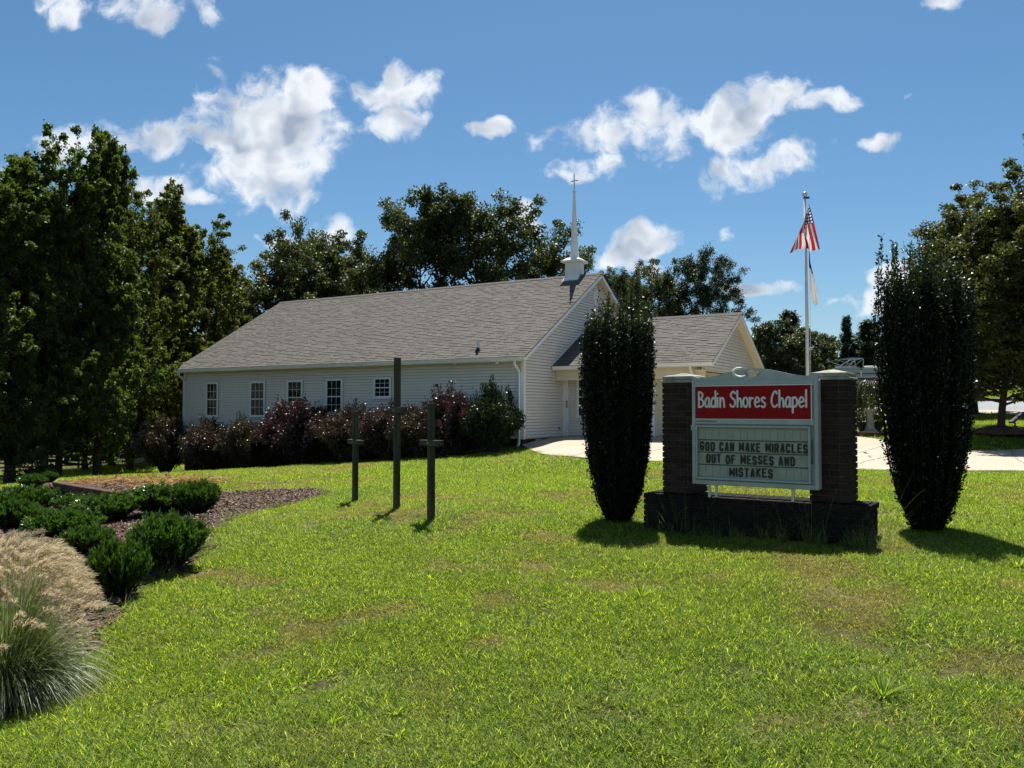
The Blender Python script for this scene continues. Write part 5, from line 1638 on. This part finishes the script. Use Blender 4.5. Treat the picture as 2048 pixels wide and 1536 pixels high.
# ------------------------------------------------------------------ mulch bed
bed_px = [(-160, 1560), (-40, 1475), (60, 1405), (140, 1345), (205, 1285), (245, 1225), (300, 1165), (360, 1150), (412, 1105), (432, 1060), (470, 1040), (545, 1018), (610, 1003),
          (662, 988), (640, 980), (560, 980), (470, 985), (410, 985), (345, 975), (290, 968), (230, 962), (170, 960), (108, 962), (60, 972), (-60, 985), (-420, 1010)]
bed = [on_ground(a, c)[:2] for a, c in bed_px]
bp_ = np.array(bed); xs = np.arange(bp_[:, 0].min(), bp_[:, 0].max(), .11); ys = np.arange(bp_[:, 1].min(), bp_[:, 1].max(), .11)
MX, MY = np.meshgrid(xs, ys)
keep = in_poly((MX[:-1, :-1] + MX[1:, 1:]) / 2 + .05 * RS.randn(*MX[1:, 1:].shape), (MY[:-1, :-1] + MY[1:, 1:]) / 2, bed)
mz = gz(MX, MY) + .012 + .03 * (fbm(MX, MY, .35, 4) - .4)
mul = link('mulch_bed', grid_mesh('mulch_bed', MX, MY, mz, keep), M['mulch']); setp(mul, 'sloping bed of brown bark mulch beside the lawn', kind='structure')
# bark chips lying on it
n_ = 26000
cxs = RS.uniform(-9.5, -2.0, n_ * 3); cys = 4.5 + 18 * RS.rand(n_ * 3) ** .8
k = in_poly(cxs, cys, bed); cxs, cys = cxs[k][:n_], cys[k][:n_]; n_ = len(cxs)
P = np.stack([cxs, cys, gz(cxs, cys) + .03 + .015 * RS.rand(n_)], -1)
M['chip'] = leaf_mat('bark_chip', [(.040, .025, .018), (.095, .060, .042), (.15, .105, .075), (.26, .20, .155)], (1, 1, 1), .02, .8, .2)
chips = link('bark_chips', leaf_mesh('bark_chips', P, unit(RS.randn(n_, 3) * np.array([1, 1, .25])), unit(RS.randn(n_, 3) * .35 + np.array([0, 0, 1])), .035 + .05 * RS.rand(n_), .018 + .02 * RS.rand(n_), RS.rand(n_), fold=.05), M['chip'])
setp(chips, 'loose brown bark chips strewn over the bed', 'bark chips', kind='stuff')
# pine straw patch, rust coloured
straw_px = [(150, 966), (225, 958), (330, 955), (450, 962), (440, 974), (350, 976), (250, 972)]
straw = [on_ground(a, c)[:2] for a, c in straw_px]
sa = np.array(straw); n_ = 9000
x = RS.uniform(sa[:, 0].min(), sa[:, 0].max(), n_); y = RS.uniform(sa[:, 1].min(), sa[:, 1].max(), n_); k = in_poly(x + .4 * RS.randn(n_), y + .4 * RS.randn(n_), straw); x, y = x[k], y[k]; n_ = len(x)
M['straw'] = leaf_mat('pine_straw', [(.20, .105, .045), (.32, .18, .08), (.42, .27, .13)], (1.2, 1, .8), .2, .8, .15)
ps = link('pine_straw', leaf_mesh('pine_straw', np.stack([x, y, gz(x, y) + .02 + .04 * RS.rand(n_)], -1), unit(RS.randn(n_, 3) * np.array([1, 1, .2])), unit(RS.randn(n_, 3) * .4 + np.array([0, 0, 1])), .16 + .08 * RS.rand(n_), .02 + .012 * RS.rand(n_), RS.rand(n_)), M['straw'])
setp(ps, 'rusty pine straw above the retaining wall', 'pine straw', kind='stuff')

# ---- curved retaining wall of stacked blocks
rw_px = [(108, 992, 19.6), (112, 996, 19.0), (135, 1000, 18.4), (165, 1004, 17.8), (200, 1008, 17.2), (235, 1012, 16.6), (270, 1016, 16.0)]
rwp = np.array([at(*q)[:2] for q in rw_px])
rwall = empty('retaining_wall', (rwp[3][0], rwp[3][1], 0), 'low curved retaining wall of dark brown blocks above the mulch bed', 'wall')
BLK = MB().hexa([(-.143, -.10, 0), (.143, -.10, 0), (.12, .10, 0), (-.12, .10, 0)], [(-.143, -.10, .093), (.143, -.10, .093), (.12, .10, .093), (-.12, .10, .093)]).mesh('block', [M['block']], bevel=.012)
seg = np.r_[0, np.cumsum(np.hypot(*np.diff(rwp, axis=0).T))]
tops = np.interp(seg, seg, [at(108, 967, 19.6)[2], at(112, 968, 19.0)[2], at(135, 971, 18.4)[2], at(165, 975, 17.8)[2], at(200, 980, 17.2)[2], at(235, 987, 16.6)[2], at(270, 994, 16.0)[2]])
for row in range(8):
    s_ = (row % 2) * .155
    while s_ < seg[-1] - .1:
        x, y = np.interp(s_, seg, rwp[:, 0]), np.interp(s_, seg, rwp[:, 1]); x2, y2 = np.interp(s_ + .1, seg, rwp[:, 0]), np.interp(s_ + .1, seg, rwp[:, 1])
        tz = np.interp(s_, seg, tops) + .07; tz = math.floor(tz / .105) * .105
        z = tz - row * .105 - .10
        if z > g1(x, y) - .25:
            link('block', BLK, None, rwall, (x - rwp[3][0] + rb.uniform(-.01, .01), y - rwp[3][1] + row * -.012, z), (0, 0, math.atan2(y2 - y, x2 - x) + rb.uniform(-.04, .04)))
        s_ += .31
# ------------------------------------------------------------------ rail fence, far left
FD = 66.0
fa, fb_ = at(-40, 935, FD)[:2], at(420, 928, FD + 4)[:2]
nrm = unit(fb_ - fa); flen = float(np.hypot(*(fb_ - fa))); nb_ = int(flen / 2.4)
fen = empty('rail_fence', (fa[0], fa[1], 0), 'dark wooden rail fence behind the tree trunks', 'fence', rz=math.atan2(nrm[1], nrm[0]))
ptz = []
for i in range(nb_ + 1):
    p = fa + nrm * i * 2.4; z = g1(*p); ptz.append(z)
    MB().box(-.07, .07, -.07, .07, -.2, 1.15).build('fence_post', M['fence_wood'], fen, loc=(i * 2.4, 0, z))
for i in range(nb_):
    for h in (.30, .66, 1.02):
        MB().hexa([(.0, -.10, h - .07), (2.4, -.10, h - .07 + ptz[i + 1] - ptz[i]), (2.4, -.071, h - .07 + ptz[i + 1] - ptz[i]), (0, -.071, h - .07)],
                  [(.0, -.10, h + .07), (2.4, -.10, h + .07 + ptz[i + 1] - ptz[i]), (2.4, -.071, h + .07 + ptz[i + 1] - ptz[i]), (0, -.071, h + .07)]).build('fence_rail', M['fence_wood'], fen, loc=(i * 2.4, 0, ptz[i]))
# tan shed half hidden by the left trees
p = at(352, 880, 50)[:2]; z = g1(*p)
sh = empty('tan_shed', (p[0], p[1], z), 'tan outbuilding half hidden by trees behind the left chapel corner', 'shed', rz=.3)
w = MB().box(-2.4, 1.5, 0, 3, -.3, 3.2).build('wall', M['tan'], sh)
for k in range(16): MB().box(-2.4, 1.5, -.016, -.002, .1 + k * .19, .1 + k * .19 + .175).build('siding_board', M['tan'], w)
MB().hexa([(-2.7, -.4, 3.2), (1.8, -.4, 3.2), (1.8, 3.4, 3.2), (-2.7, 3.4, 3.2)], [(-2.7, 1.4, 4.4), (1.8, 1.4, 4.4), (1.8, 1.6, 4.4), (-2.7, 1.6, 4.4)]).build('roof', M['shingle'], sh)

# ------------------------------------------------------------------ right side: walk, road, gravel yard
def strip(name, edge_a, edge_b, m, lab, lift, n=40, k=5):
    A = resample([on_ground(*q)[:2] for q in edge_a], n); B = resample([on_ground(*q)[:2] for q in edge_b], n)
    t_ = np.linspace(0, 1, k)[:, None]; X = A[None, :, 0] * (1 - t_) + B[None, :, 0] * t_; Y = A[None, :, 1] * (1 - t_) + B[None, :, 1] * t_
    o = link(name, grid_mesh(name, X, Y, gz(X, Y) + lift), m); setp(o, lab, kind='structure')
    return [tuple(q) for q in A] + [tuple(q) for q in B[::-1]]


wa = [at(1690, 818, 44)[:2], at(1930, 818, 37.0)[:2], at(2048, 818, 34.5)[:2], at(2300, 818, 31)[:2]]
def lanes(off):
    w_ = np.array(wa); out = []
    for i in range(len(w_)):
        d_ = unit(w_[min(i + 1, 3)] - w_[max(i - 1, 0)]); out.append(w_[i] + np.array([-d_[1], d_[0]]) * off)
    return resample(out, 40)
def lane(name, o0, o1, m, lab, lift):
    A, B = lanes(o0), lanes(o1); t_ = np.linspace(0, 1, 5)[:, None]
    X = A[None, :, 0] * (1 - t_) + B[None, :, 0] * t_; Y = A[None, :, 1] * (1 - t_) + B[None, :, 1] * t_
    o = link(name, grid_mesh(name, X, Y, gz(X, Y) + lift), m); setp(o, lab, kind='structure'); return [tuple(q) for q in A] + [tuple(q) for q in B[::-1]]
walk_poly = lane('sidewalk', 0, 1.6, M['concrete'], 'pale concrete walk beyond the right lawn', .03)
road_poly = lane('road', 1.6, 7.5, M['asphalt'], 'grey side road behind the walk', .02)
kerb = MB()
A, B = lanes(7.5), lanes(7.75)
for i in range(39):
    z0, z1 = g1(*A[i]), g1(*A[i + 1])
    kerb.hexa([(*A[i], z0 - .1), (*A[i + 1], z1 - .1), (*B[i + 1], z1 - .1), (*B[i], z0 - .1)], [(*A[i], z0 + .16), (*A[i + 1], z1 + .16), (*B[i + 1], z1 + .16), (*B[i], z0 + .16)])
o = kerb.build('kerb', M['fence_wood']); setp(o, 'dark timber edging along the gravel yard', kind='structure')
yard_poly = lane('gravel_yard', 7.75, 34, M['gravel'], 'grey gravel yard behind the road', .02)

# pontoon boat on its trailer
bp0 = at(1742, 818, 60.0); bz = at(1742, 766, 60.0)[2]; gzb = g1(bp0[0], bp0[1])
boat = empty('pontoon_boat', (bp0[0], bp0[1], gzb), 'white pontoon boat with blue canopy parked on the gravel yard', 'boat', rz=-.15)
hz = bz - gzb
for y in (-.8, .8):
    MB().tube([(-3.1, y, hz + .25), (-2.6, y, hz), (2.8, y, hz), (3.2, y, hz + .1)], [.05, .30, .30, .2], 12).build('pontoon', M['steel'], boat, smooth=True)
MB().box(-3.0, 3.0, -1.2, 1.2, hz + .32, hz + .42).build('deck', M['hull'], boat)
for x0_, x1_ in ((-2.9, -1.0), (-.9, 1.0), (1.1, 2.9)):
    pn = MB().box(x0_, x1_, -1.2, -1.16, hz + .46, hz + 1.06).build('side_panel', M['hull'], boat, bevel=.01)
    MB().box(x0_ + .02, x1_ - .02, -1.208, -1.201, hz + .60, hz + .68).build('stripe', M['blue'], pn)
    MB().box(x0_, x1_, 1.16, 1.2, hz + .46, hz + 1.0).build('side_panel', M['hull'], boat)
    MB().box(x0_ + .3, x1_ - .2, -1.1, -.5, hz + .9, hz + 1.2).build('seat_back', M['white'], boat, bevel=.04)
tp2 = at(1693, 718, 60.0)[2] - gzb; cx_ = -1.8
cn = MB(); n8 = 8
for i in range(n8):
    x0_ = cx_ - 1.05 + 2.1 * i / n8; x1_ = cx_ - 1.05 + 2.1 * (i + 1) / n8; f_ = lambda x: tp2 - .10 + .16 * math.cos((x - cx_ - .4) * 1.3)
    cn.hexa([(x0_, -1.15, f_(x0_) - .03), (x1_, -1.15, f_(x1_) - .03), (x1_, 1.15, f_(x1_) - .03), (x0_, 1.15, f_(x0_) - .03)], [(x0_, -1.15, f_(x0_)), (x1_, -1.15, f_(x1_)), (x1_, 1.15, f_(x1_)), (x0_, 1.15, f_(x0_))])
cn.build('canopy', mat('blue_canopy', (.16, .30, .46), None, .7, 4), boat)
for y in (-1.13, 1.13):
    for xa_, xb_ in ((.9, -.9), (.2, 1.0), (-.6, .6), (1.0, 1.02)):
        MB().tube([(cx_ + xa_, y, hz + 1.0), (cx_ + xb_, y, tp2 - .05)], .022, 6).build('canopy_frame', M['steel'], boat)
MB().box(-2.6, 3.6, -.08, .08, hz - .55, hz - .42).box(-.2, .2, -1.1, 1.1, hz - .55, hz - .31).build('trailer', M['black'], boat)
for y in (-1.0, 1.0):
    MB().lathe([(.10, -.1), (.33, -.1), (.36, 0), (.33, .1), (.10, .1)], 18).build('trailer_wheel', M['black'], boat, loc=(0, y, .36), rot=(math.pi / 2, 0, 0))
MB().box(-2.3, -2.2, -.5, .5, 0, hz - .42).box(2.4, 2.5, -.5, .5, 0, hz - .42).build('support_stand', M['black'], boat)

# planting island with pedestal, urns and weeping tree
ip = at(1742, 866, 29.5); ig = g1(ip[0], ip[1])
isl = MB().lathe([(1.7, -.1), (1.7, .10), (1.62, .11), (1.62, .06)], 28); o = isl.build('island_bed', M['mulch'], None, loc=(ip[0], ip[1] + .2, ig))
setp(o, 'round mulched planting island with dark edging beyond the drive', kind='structure')
pd = MB().lathe([(.24, 0), (.24, .07), (.18, .11), (.15, .20), (.125, .55), (.14, .72), (.20, .78), (.20, .84)], 16)
o = pd.build('pedestal', M['cap'], None, smooth=False, loc=(at(1740, 860, 29.2)[0], 29.2, ig + .06)); setp(o, 'white stone pedestal below the weeping tree', 'pedestal')
for px, lab in ((1723, 'dark flower urn left of the white pedestal'), (1757, 'dark flower urn right of the white pedestal')):
    q = at(px, 860, 29.3); e = empty('urn', (q[0], q[1], ig + .05), lab, 'urn', 'urns beside the pedestal')
    MB().lathe([(.10, 0), (.07, .06), (.14, .22), (.17, .36), (.19, .38), (.15, .36)], 14).build('bowl', M['black'], e, smooth=True)
    n_ = 500; P = RS.randn(n_, 3) * np.array([.10, .10, .14]) + np.array([0, 0, .52])
    link('plant', leaf_mesh('plant', P, unit(RS.randn(n_, 3)), unit(RS.randn(n_, 3)), .06 + .03 * RS.rand(n_), .03 + .02 * RS.rand(n_), RS.rand(n_)), M['cleyera'], e)
wp = at(1744, 860, 30.2); e = empty('weeping_tree', (wp[0], wp[1], g1(wp[0], wp[1])), 'small weeping tree over the white pedestal', 'tree')
wt = Tree(71); top = at(1744, 766, 30.2)[2] - g1(wp[0], wp[1]); P = []; D = []
wt.mb.tube([(0, 0, -.1), (.04, 0, top * .5), (0, .03, top * .9)], [.07, .055, .05], 8)
for i in range(44):
    az = i * 2.4; r = .35 + .6 * wt.rs.rand(); t = np.linspace(0, 1, 9)
    pts = np.stack([np.cos(az) * r * (1 - (1 - t) ** 2.2), np.sin(az) * r * (1 - (1 - t) ** 2.2), top * (.88 + .16 * np.sin(np.minimum(t * 3.1, 1.9))) - (top * (.55 + .2 * wt.rs.rand())) * np.maximum(t - .35, 0) ** 1.3 / .65], -1)
    wt.mb.tube(pts, np.linspace(.022, .004, 9).tolist(), 4, cap=False)
    m_ = 150; tt = .38 + .62 * wt.rs.rand(m_); p, dr = wt.path(pts, np.minimum(tt, .999)); P.append(p + wt.rs.randn(m_, 3) * .05); D.append(dr + wt.rs.randn(m_, 3) * .5 + np.array([0, 0, -.4]))
P = np.concatenate(P); D = np.concatenate(D); n_ = len(P)
wt.mb.build('trunk', mat('pale_bark', (.24, .21, .17), (.15, .13, .10), .9, 10), e, smooth=True)
link('crown', leaf_mesh('crown', P, unit(D), unit(wt.rs.randn(n_, 3)), .07 + .03 * wt.rs.rand(n_), .03 + .012 * wt.rs.rand(n_), wt.rs.rand(n_)), M['leaf_weep'], e)

# ground spotlight aimed at the flags
q = at(2030, 850, 27.5); e = empty('ground_spotlight', (q[0], q[1], g1(q[0], q[1])), 'dark tilted ground light on the lawn at the right edge', 'spotlight')
MB().tube([(0, 0, -.05), (0, 0, .16)], .03, 8).lathe([(.10, 0), (.10, .02), (.04, .05)], 12).build('stake', M['black'], e)
MB().box(-.26, .26, -.12, .12, -.035, .035).build('lamp_head', M['black'], e, bevel=.012, loc=(.06, 0, .30), rot=(0, -.62, 0))
# mulch rings below the maples
for px, d, lab in ((2000, 27, 'mulch ring around the near maple trunk'), (1950, 36, 'mulch ring around the farther maple trunk')):
    q = at(px, 840, d); g0 = g1(q[0], q[1]); o = MB().lathe([(.95, -.10), (.85, .0), (.5, .10), (.15, .17)], 26).build('mulch_ring', M['mulch'], None, smooth=True, loc=(q[0], q[1], g0)); setp(o, lab, kind='structure')

# white picket fence seen through the carport
pf0 = at(1306, 860, 33.0)[:2]; pf1 = at(1400, 860, 32.0)[:2]; d_ = unit(pf1 - pf0); ln = float(np.hypot(*(pf1 - pf0)))
pf = empty('picket_fence', (pf0[0], pf0[1], 0), 'white picket fence seen through the carport', 'fence', rz=math.atan2(d_[1], d_[0]))
for k in range(2):
    x = .10 + k * (ln - .1); z = g1(*(pf0 + d_ * x)); MB().box(-.06, .06, -.06, .06, -.1, .92).lathe([(.085, .921), (.085, .95), (.03, 1.0)], 4).build('fence_post', M['white'], pf, loc=(x, 0, z))
for h in (.2, .7): MB().box(.10, ln, -.02, .02, h - .04, h + .04).build('fence_rail', M['white'], pf, loc=(0, 0, g1(*pf0)))
pk = MB().hexa([(-.035, -.04, .06), (.035, -.04, .06), (.035, -.021, .06), (-.035, -.021, .06)], [(-.035, -.04, .84), (.035, -.04, .84), (.035, -.021, .84), (-.035, -.021, .84)]).mesh('picket', [M['white']])
x = .22
while x < ln: link('picket', pk, None, pf, (x, 0, g1(*(pf0 + d_ * x)))); x += .115

# ------------------------------------------------------------------ lawn: real blades
def grass_mat():
    m, nt, b = new_mat('grass_blade'); N, Lk = nt.nodes.new, nt.links.new
    a = N('ShaderNodeAttribute'); a.attribute_name = 'rnd'
    dry = N('ShaderNodeAttribute'); dry.attribute_name = 'dry'; dry.attribute_type = 'INSTANCER'
    hue = N('ShaderNodeAttribute'); hue.attribute_name = 'hue'; hue.attribute_type = 'INSTANCER'
    def rmp(f, cs):
        r = N('ShaderNodeValToRGB'); el = r.color_ramp.elements
        el[0].position = cs[0][0]; el[0].color = (*cs[0][1], 1); el[1].position = cs[-1][0]; el[1].color = (*cs[-1][1], 1)
        for p, c in cs[1:-1]: e = el.new(p); e.color = (*c, 1)
        Lk(f, r.inputs[0]); return r.outputs[0]
    green = rmp(a.outputs['Fac'], [(0, (.026, .055, .006)), (.3, (.112, .185, .014)), (.75, (.262, .36, .024)), (1, (.53, .53, .14))])
    blue = rmp(a.outputs['Fac'], [(0, (.035, .070, .012)), (.55, (.15, .235, .030)), (1, (.36, .42, .12))])
    brown = rmp(a.outputs['Fac'], [(0, (.08, .08, .02)), (.45, (.21, .185, .06)), (1, (.42, .35, .17))])
    def mx(f, p, q):
        n = N('ShaderNodeMix'); n.data_type = 'RGBA'; Lk(f, n.inputs[0]); Lk(p, n.inputs[6]); Lk(q, n.inputs[7]); return n.outputs[2]
    c = mx(dry.outputs['Fac'], mx(hue.outputs['Fac'], green, blue), brown)
    Lk(c, b.inputs['Base Color']); b.inputs['Roughness'].default_value = .6; b.inputs['Specular IOR Level'].default_value = .22
    t_ = N('ShaderNodeBsdfTranslucent'); tm = N('ShaderNodeMix'); tm.data_type = 'RGBA'; tm.blend_type = 'MULTIPLY'; tm.inputs[0].default_value = 1
    Lk(c, tm.inputs[6]); tm.inputs[7].default_value = (1.75, 1.75, .7, 1); Lk(tm.outputs[2], t_.inputs[0])
    ms = N('ShaderNodeMixShader'); ms.inputs[0].default_value = .52
    Lk(b.outputs[0], ms.inputs[1]); Lk(t_.outputs[0], ms.inputs[2]); Lk(ms.outputs[0], nt.nodes['Material Output'].inputs[0])
    return m


M['grass'] = grass_mat()


def grass_patch(seed, n, rad, hmin, hmax, w0):
    rs = np.random.RandomState(seed); k = 4
    r = rad * np.sqrt(rs.rand(n)); a = rs.rand(n) * 6.283; x, y = r * np.cos(a), r * np.sin(a)
    az = rs.rand(n) * 6.283; lean = .30 + 1.10 * rs.rand(n); L = hmin + (hmax - hmin) * rs.rand(n) ** 1.3
    t = np.linspace(0, 1, k)[None, :]
    hor = L[:, None] * (np.sin(lean)[:, None] * t + .25 * t ** 2.2); ver = L[:, None] * (np.cos(lean)[:, None] * t - .12 * lean[:, None] * t ** 2)
    pts = np.stack([x[:, None] + np.cos(az)[:, None] * hor, y[:, None] + np.sin(az)[:, None] * hor, np.maximum(ver, .002)], -1)
    wd = (w0 * (1 - t ** 2) + .0006) * (.6 + .8 * rs.rand(n, 1))
    vs, q = ribbon(pts, wd, unit(np.stack([-np.sin(az), np.cos(az), .4 * rs.randn(n)], -1)))
    me = np_mesh('grass_tuft', vs, q, attr=np.repeat(rs.rand(n) ** 1.2, k - 1)); me.materials.append(M['grass'])
    return me


gcol = bpy.data.collections.new('grass_tufts')
NV = 8
for i in range(NV):
    o = bpy.data.objects.new('grass_tuft', grass_patch(80 + i, 380 if i < 5 else 300, .19, .022, .070 if i < 5 else .050, .0042)); gcol.objects.link(o)


def weed_tuft(seed, n, w0, L0):
    rs = np.random.RandomState(seed); k = 5; az = rs.rand(n) * 6.283; lean = .35 + .95 * rs.rand(n); L = L0 * (.5 + .6 * rs.rand(n)); t = np.linspace(0, 1, k)[None, :]
    hor = .015 + L[:, None] * (np.sin(lean)[:, None] * t + .2 * t ** 2.4); ver = L[:, None] * (np.cos(lean)[:, None] * t * 1.1 - .22 * lean[:, None] * t ** 2)
    pts = np.stack([np.cos(az)[:, None] * hor, np.sin(az)[:, None] * hor, np.maximum(ver, .004)], -1)
    wd = w0 * np.sin(np.pi * np.minimum(.12 + .88 * t, 1)) ** .6 * (.7 + .5 * rs.rand(n, 1)) + .0006
    vs, q = ribbon(pts, wd, unit(np.stack([-np.sin(az), np.cos(az), .25 * rs.randn(n)], -1)))
    me = np_mesh('weed_tuft', vs, q, attr=np.repeat(.25 + .6 * rs.rand(n), k - 1)); me.materials.append(M['grass']); return me


for i in range(3): gcol.objects.link(bpy.data.objects.new('grass_weed', weed_tuft(95 + i, (46, 30, 60)[i], (.0085, .011, .006)[i], (.10, .085, .12)[i])))


def lawn(name, x, y, scale, label):
    z = gz(x, y); n = len(x)
    me = bpy.data.meshes.new(name); me.vertices.add(n); me.vertices.foreach_set('co', np.stack([x, y, z], -1).astype(np.float32).ravel())
    e = .15
    nx = -(gz(x + e, y) - gz(x - e, y)) / (2 * e); ny = -(gz(x, y + e) - gz(x, y - e)) / (2 * e)
    rot = np.stack([-ny * 0 + np.arctan(-ny) * -1 * -1 * 1.0, np.arctan(nx), np.zeros(n)], -1)
    rot[:, 0] = -np.arctan(ny); rot[:, 1] = np.arctan(nx)
    dryv = fbm(x, y, 1.5, 33); drys = fbm(x, y, .45, 44)
    d = np.clip((dryv * .5 + drys * .5 - .50) / .12, 0, 1) * .85
    hue = np.clip((fbm(x, y, 2.2, 55) - .45) / .2, 0, 1) * .55
    for nm, v in (('dry', d), ('hue', hue), ('scl', scale * (1 - .45 * d) * RS.uniform(.75, 1.25, n))):
        a = me.attributes.new(nm, 'FLOAT', 'POINT'); a.data.foreach_set('value', v.astype(np.float32))
    spin = RS.rand(n) * 6.283
    a = me.attributes.new('tilt', 'FLOAT_VECTOR', 'POINT'); a.data.foreach_set('vector', rot.astype(np.float32).ravel())
    a = me.attributes.new('spin', 'FLOAT', 'POINT'); a.data.foreach_set('value', spin.astype(np.float32))
    a = me.attributes.new('pick', 'INT', 'POINT'); pk_ = RS.randint(0, NV, n); wmask = (RS.rand(n) < .014 * np.clip(fbm(x, y, 1.3, 12) * 3 - .9, 0, 1.5)) & (y < 9.5); pk_[wmask] = NV + RS.randint(0, 3, wmask.sum()); a.data.foreach_set('value', pk_.astype(np.int32))
    o = link(name, me); setp(o, label, 'grass', kind='stuff')
    ng = bpy.data.node_groups.new('scatter', 'GeometryNodeTree')
    ng.interface.new_socket('Geometry', in_out='INPUT', socket_type='NodeSocketGeometry'); ng.interface.new_socket('Geometry', in_out='OUTPUT', socket_type='NodeSocketGeometry')
    N, Lk = ng.nodes.new, ng.links.new
    gi, go = N('NodeGroupInput'), N('NodeGroupOutput')
    def na(nm, tp):
        q = N('GeometryNodeInputNamedAttribute'); q.data_type = tp; q.inputs[0].default_value = nm; return q.outputs[0]
    ci = N('GeometryNodeCollectionInfo'); ci.inputs['Collection'].default_value = gcol; ci.inputs['Separate Children'].default_value = True; ci.inputs['Reset Children'].default_value = True
    ip_ = N('GeometryNodeInstanceOnPoints'); Lk(gi.outputs[0], ip_.inputs['Points']); Lk(ci.outputs[0], ip_.inputs['Instance']); ip_.inputs['Pick Instance'].default_value = True
    Lk(na('pick', 'INT'), ip_.inputs['Instance Index'])
    e2r = N('FunctionNodeEulerToRotation'); Lk(na('tilt', 'FLOAT_VECTOR'), e2r.inputs[0]); Lk(e2r.outputs[0], ip_.inputs['Rotation'])
    Lk(na('scl', 'FLOAT'), ip_.inputs['Scale'])
    ri = N('GeometryNodeRotateInstances'); Lk(ip_.outputs[0], ri.inputs['Instances'])
    cb = N('ShaderNodeCombineXYZ'); Lk(na('spin', 'FLOAT'), cb.inputs[2]); Lk(cb.outputs[0], ri.inputs['Rotation'])
    Lk(ri.outputs[0], go.inputs[0])
    md = o.modifiers.new('scatter', 'NODES'); md.node_group = ng
    return o


sgc, sgs = math.cos(-SYAW), math.sin(-SYAW)


def lawn_points(d0, d1, dens, xl=-.72, xr=.72):
    area = (xr - xl) * (d1 ** 2 - d0 ** 2) / 2; n = int(area * dens)
    d = np.sqrt(d0 ** 2 + (d1 ** 2 - d0 ** 2) * RS.rand(n)); t = xl + (xr - xl) * RS.rand(n); x, y = t * d, d
    k = ~in_poly(x, y, bed) & ~in_poly(x, y, drive_poly) & ~in_poly(x, y, walk_poly) & ~in_poly(x, y, road_poly) & ~in_poly(x, y, yard_poly)
    q = (np.stack([x, y], -1) - CHO[:2]); lx, ly = q @ cx, q @ cy
    k &= ~((lx > -L_ - .2) & (lx < .1) & (ly > -.35) & (ly < 2 * HW))
    k &= ~((lx > -L_ - .2) & (lx < -.4) & (ly > -1.6) & (ly < 0) & (RS.rand(n) < .85))          # bare soil below the hedge
    q = np.stack([x, y], -1) - SG; sx_ = q[:, 0] * sgc - q[:, 1] * sgs; sy_ = q[:, 0] * sgs + q[:, 1] * sgc
    k &= ~((sx_ > bx0 - .05) & (sx_ < bx1 + .05) & (np.abs(sy_) < .33))
    bare = fbm(x, y, 1.1, 66) * .5 + fbm(x, y, .28, 77) * .5
    k &= ~((bare < .325) & (RS.rand(n) < .9))
    return x[k], y[k]


a = lawn_points(2.2, 9.5, 70, -.95, 1.0); b2 = lawn_points(9.5, 18, 34, -.8, .85); c2 = lawn_points(18, 34, 13); d2 = lawn_points(34, 60, 3.5)
lx_ = np.concatenate([a[0], b2[0], c2[0], d2[0]]); ly_ = np.concatenate([a[1], b2[1], c2[1], d2[1]])
ls_ = np.concatenate([np.full(len(a[0]), .95), np.full(len(b2[0]), 1.15), np.full(len(c2[0]), 1.7), np.full(len(d2[0]), 3.0)])
lawn('lawn_grass', lx_, ly_, ls_, 'short sunlit lawn grass with dry patches')

# tall weeds along the sign plinth and the bed edge
rs = np.random.RandomState(8); F_ = []; W = []; S = []; A = []
def weed(x, y, n, h, w0):
    z = g1(x, y)
    for i in range(n):
        az = rs.rand() * 6.283; ln = h * (.5 + .7 * rs.rand()); le = .15 + .7 * rs.rand()
        t = np.linspace(0, 1, 5)
        hor = ln * (math.sin(le) * t + .35 * le * t ** 2.5); ver = ln * (math.cos(le) * t - .25 * le * t ** 2.5)
        F_.append(np.stack([x + np.cos(az) * hor, y + np.sin(az) * hor, z + ver], -1)); W.append((w0 * (1 - t ** 2) + .0008)); S.append(unit(np.array([-math.sin(az), math.cos(az), .3 * rs.randn()]))); A.append(rs.rand())
for i in range(46):
    u_ = -1.4 + 2.9 * rs.rand(); p = SG + np.array([math.cos(SYAW), math.sin(SYAW)]) * u_ + np.array([math.sin(SYAW), -math.cos(SYAW)]) * (.33 + .25 * rs.rand()); weed(p[0], p[1], 12, .16 + .14 * rs.rand(), .005)
for i in range(34):
    u_ = -1.2 + 2.7 * rs.rand(); p = SG + np.array([math.cos(SYAW), math.sin(SYAW)]) * u_ + np.array([math.sin(SYAW), -math.cos(SYAW)]) * (.31 + .1 * rs.rand()); weed(p[0], p[1], 5, .55 + .3 * rs.rand(), .0032)
for i in range(40):
    k = rs.randint(3, 12); p = np.array(bed[k]) + rs.randn(2) * .12; weed(p[0], p[1], 12, .12 + .14 * rs.rand(), .004)
vs, q = ribbon(np.array(F_), np.array(W), np.array(S))
me = np_mesh('weeds', vs, q, attr=np.repeat(np.array(A), 4)); M['weed'] = leaf_mat('weed_blade', [(.06, .10, .025), (.11, .15, .04), (.22, .20, .10)], (1.6, 1.7, .7), .4, .5, .4)
setp(link('weeds', me, M['weed']), 'tall thin weeds along the sign plinth and bed edge', 'weeds', kind='stuff')
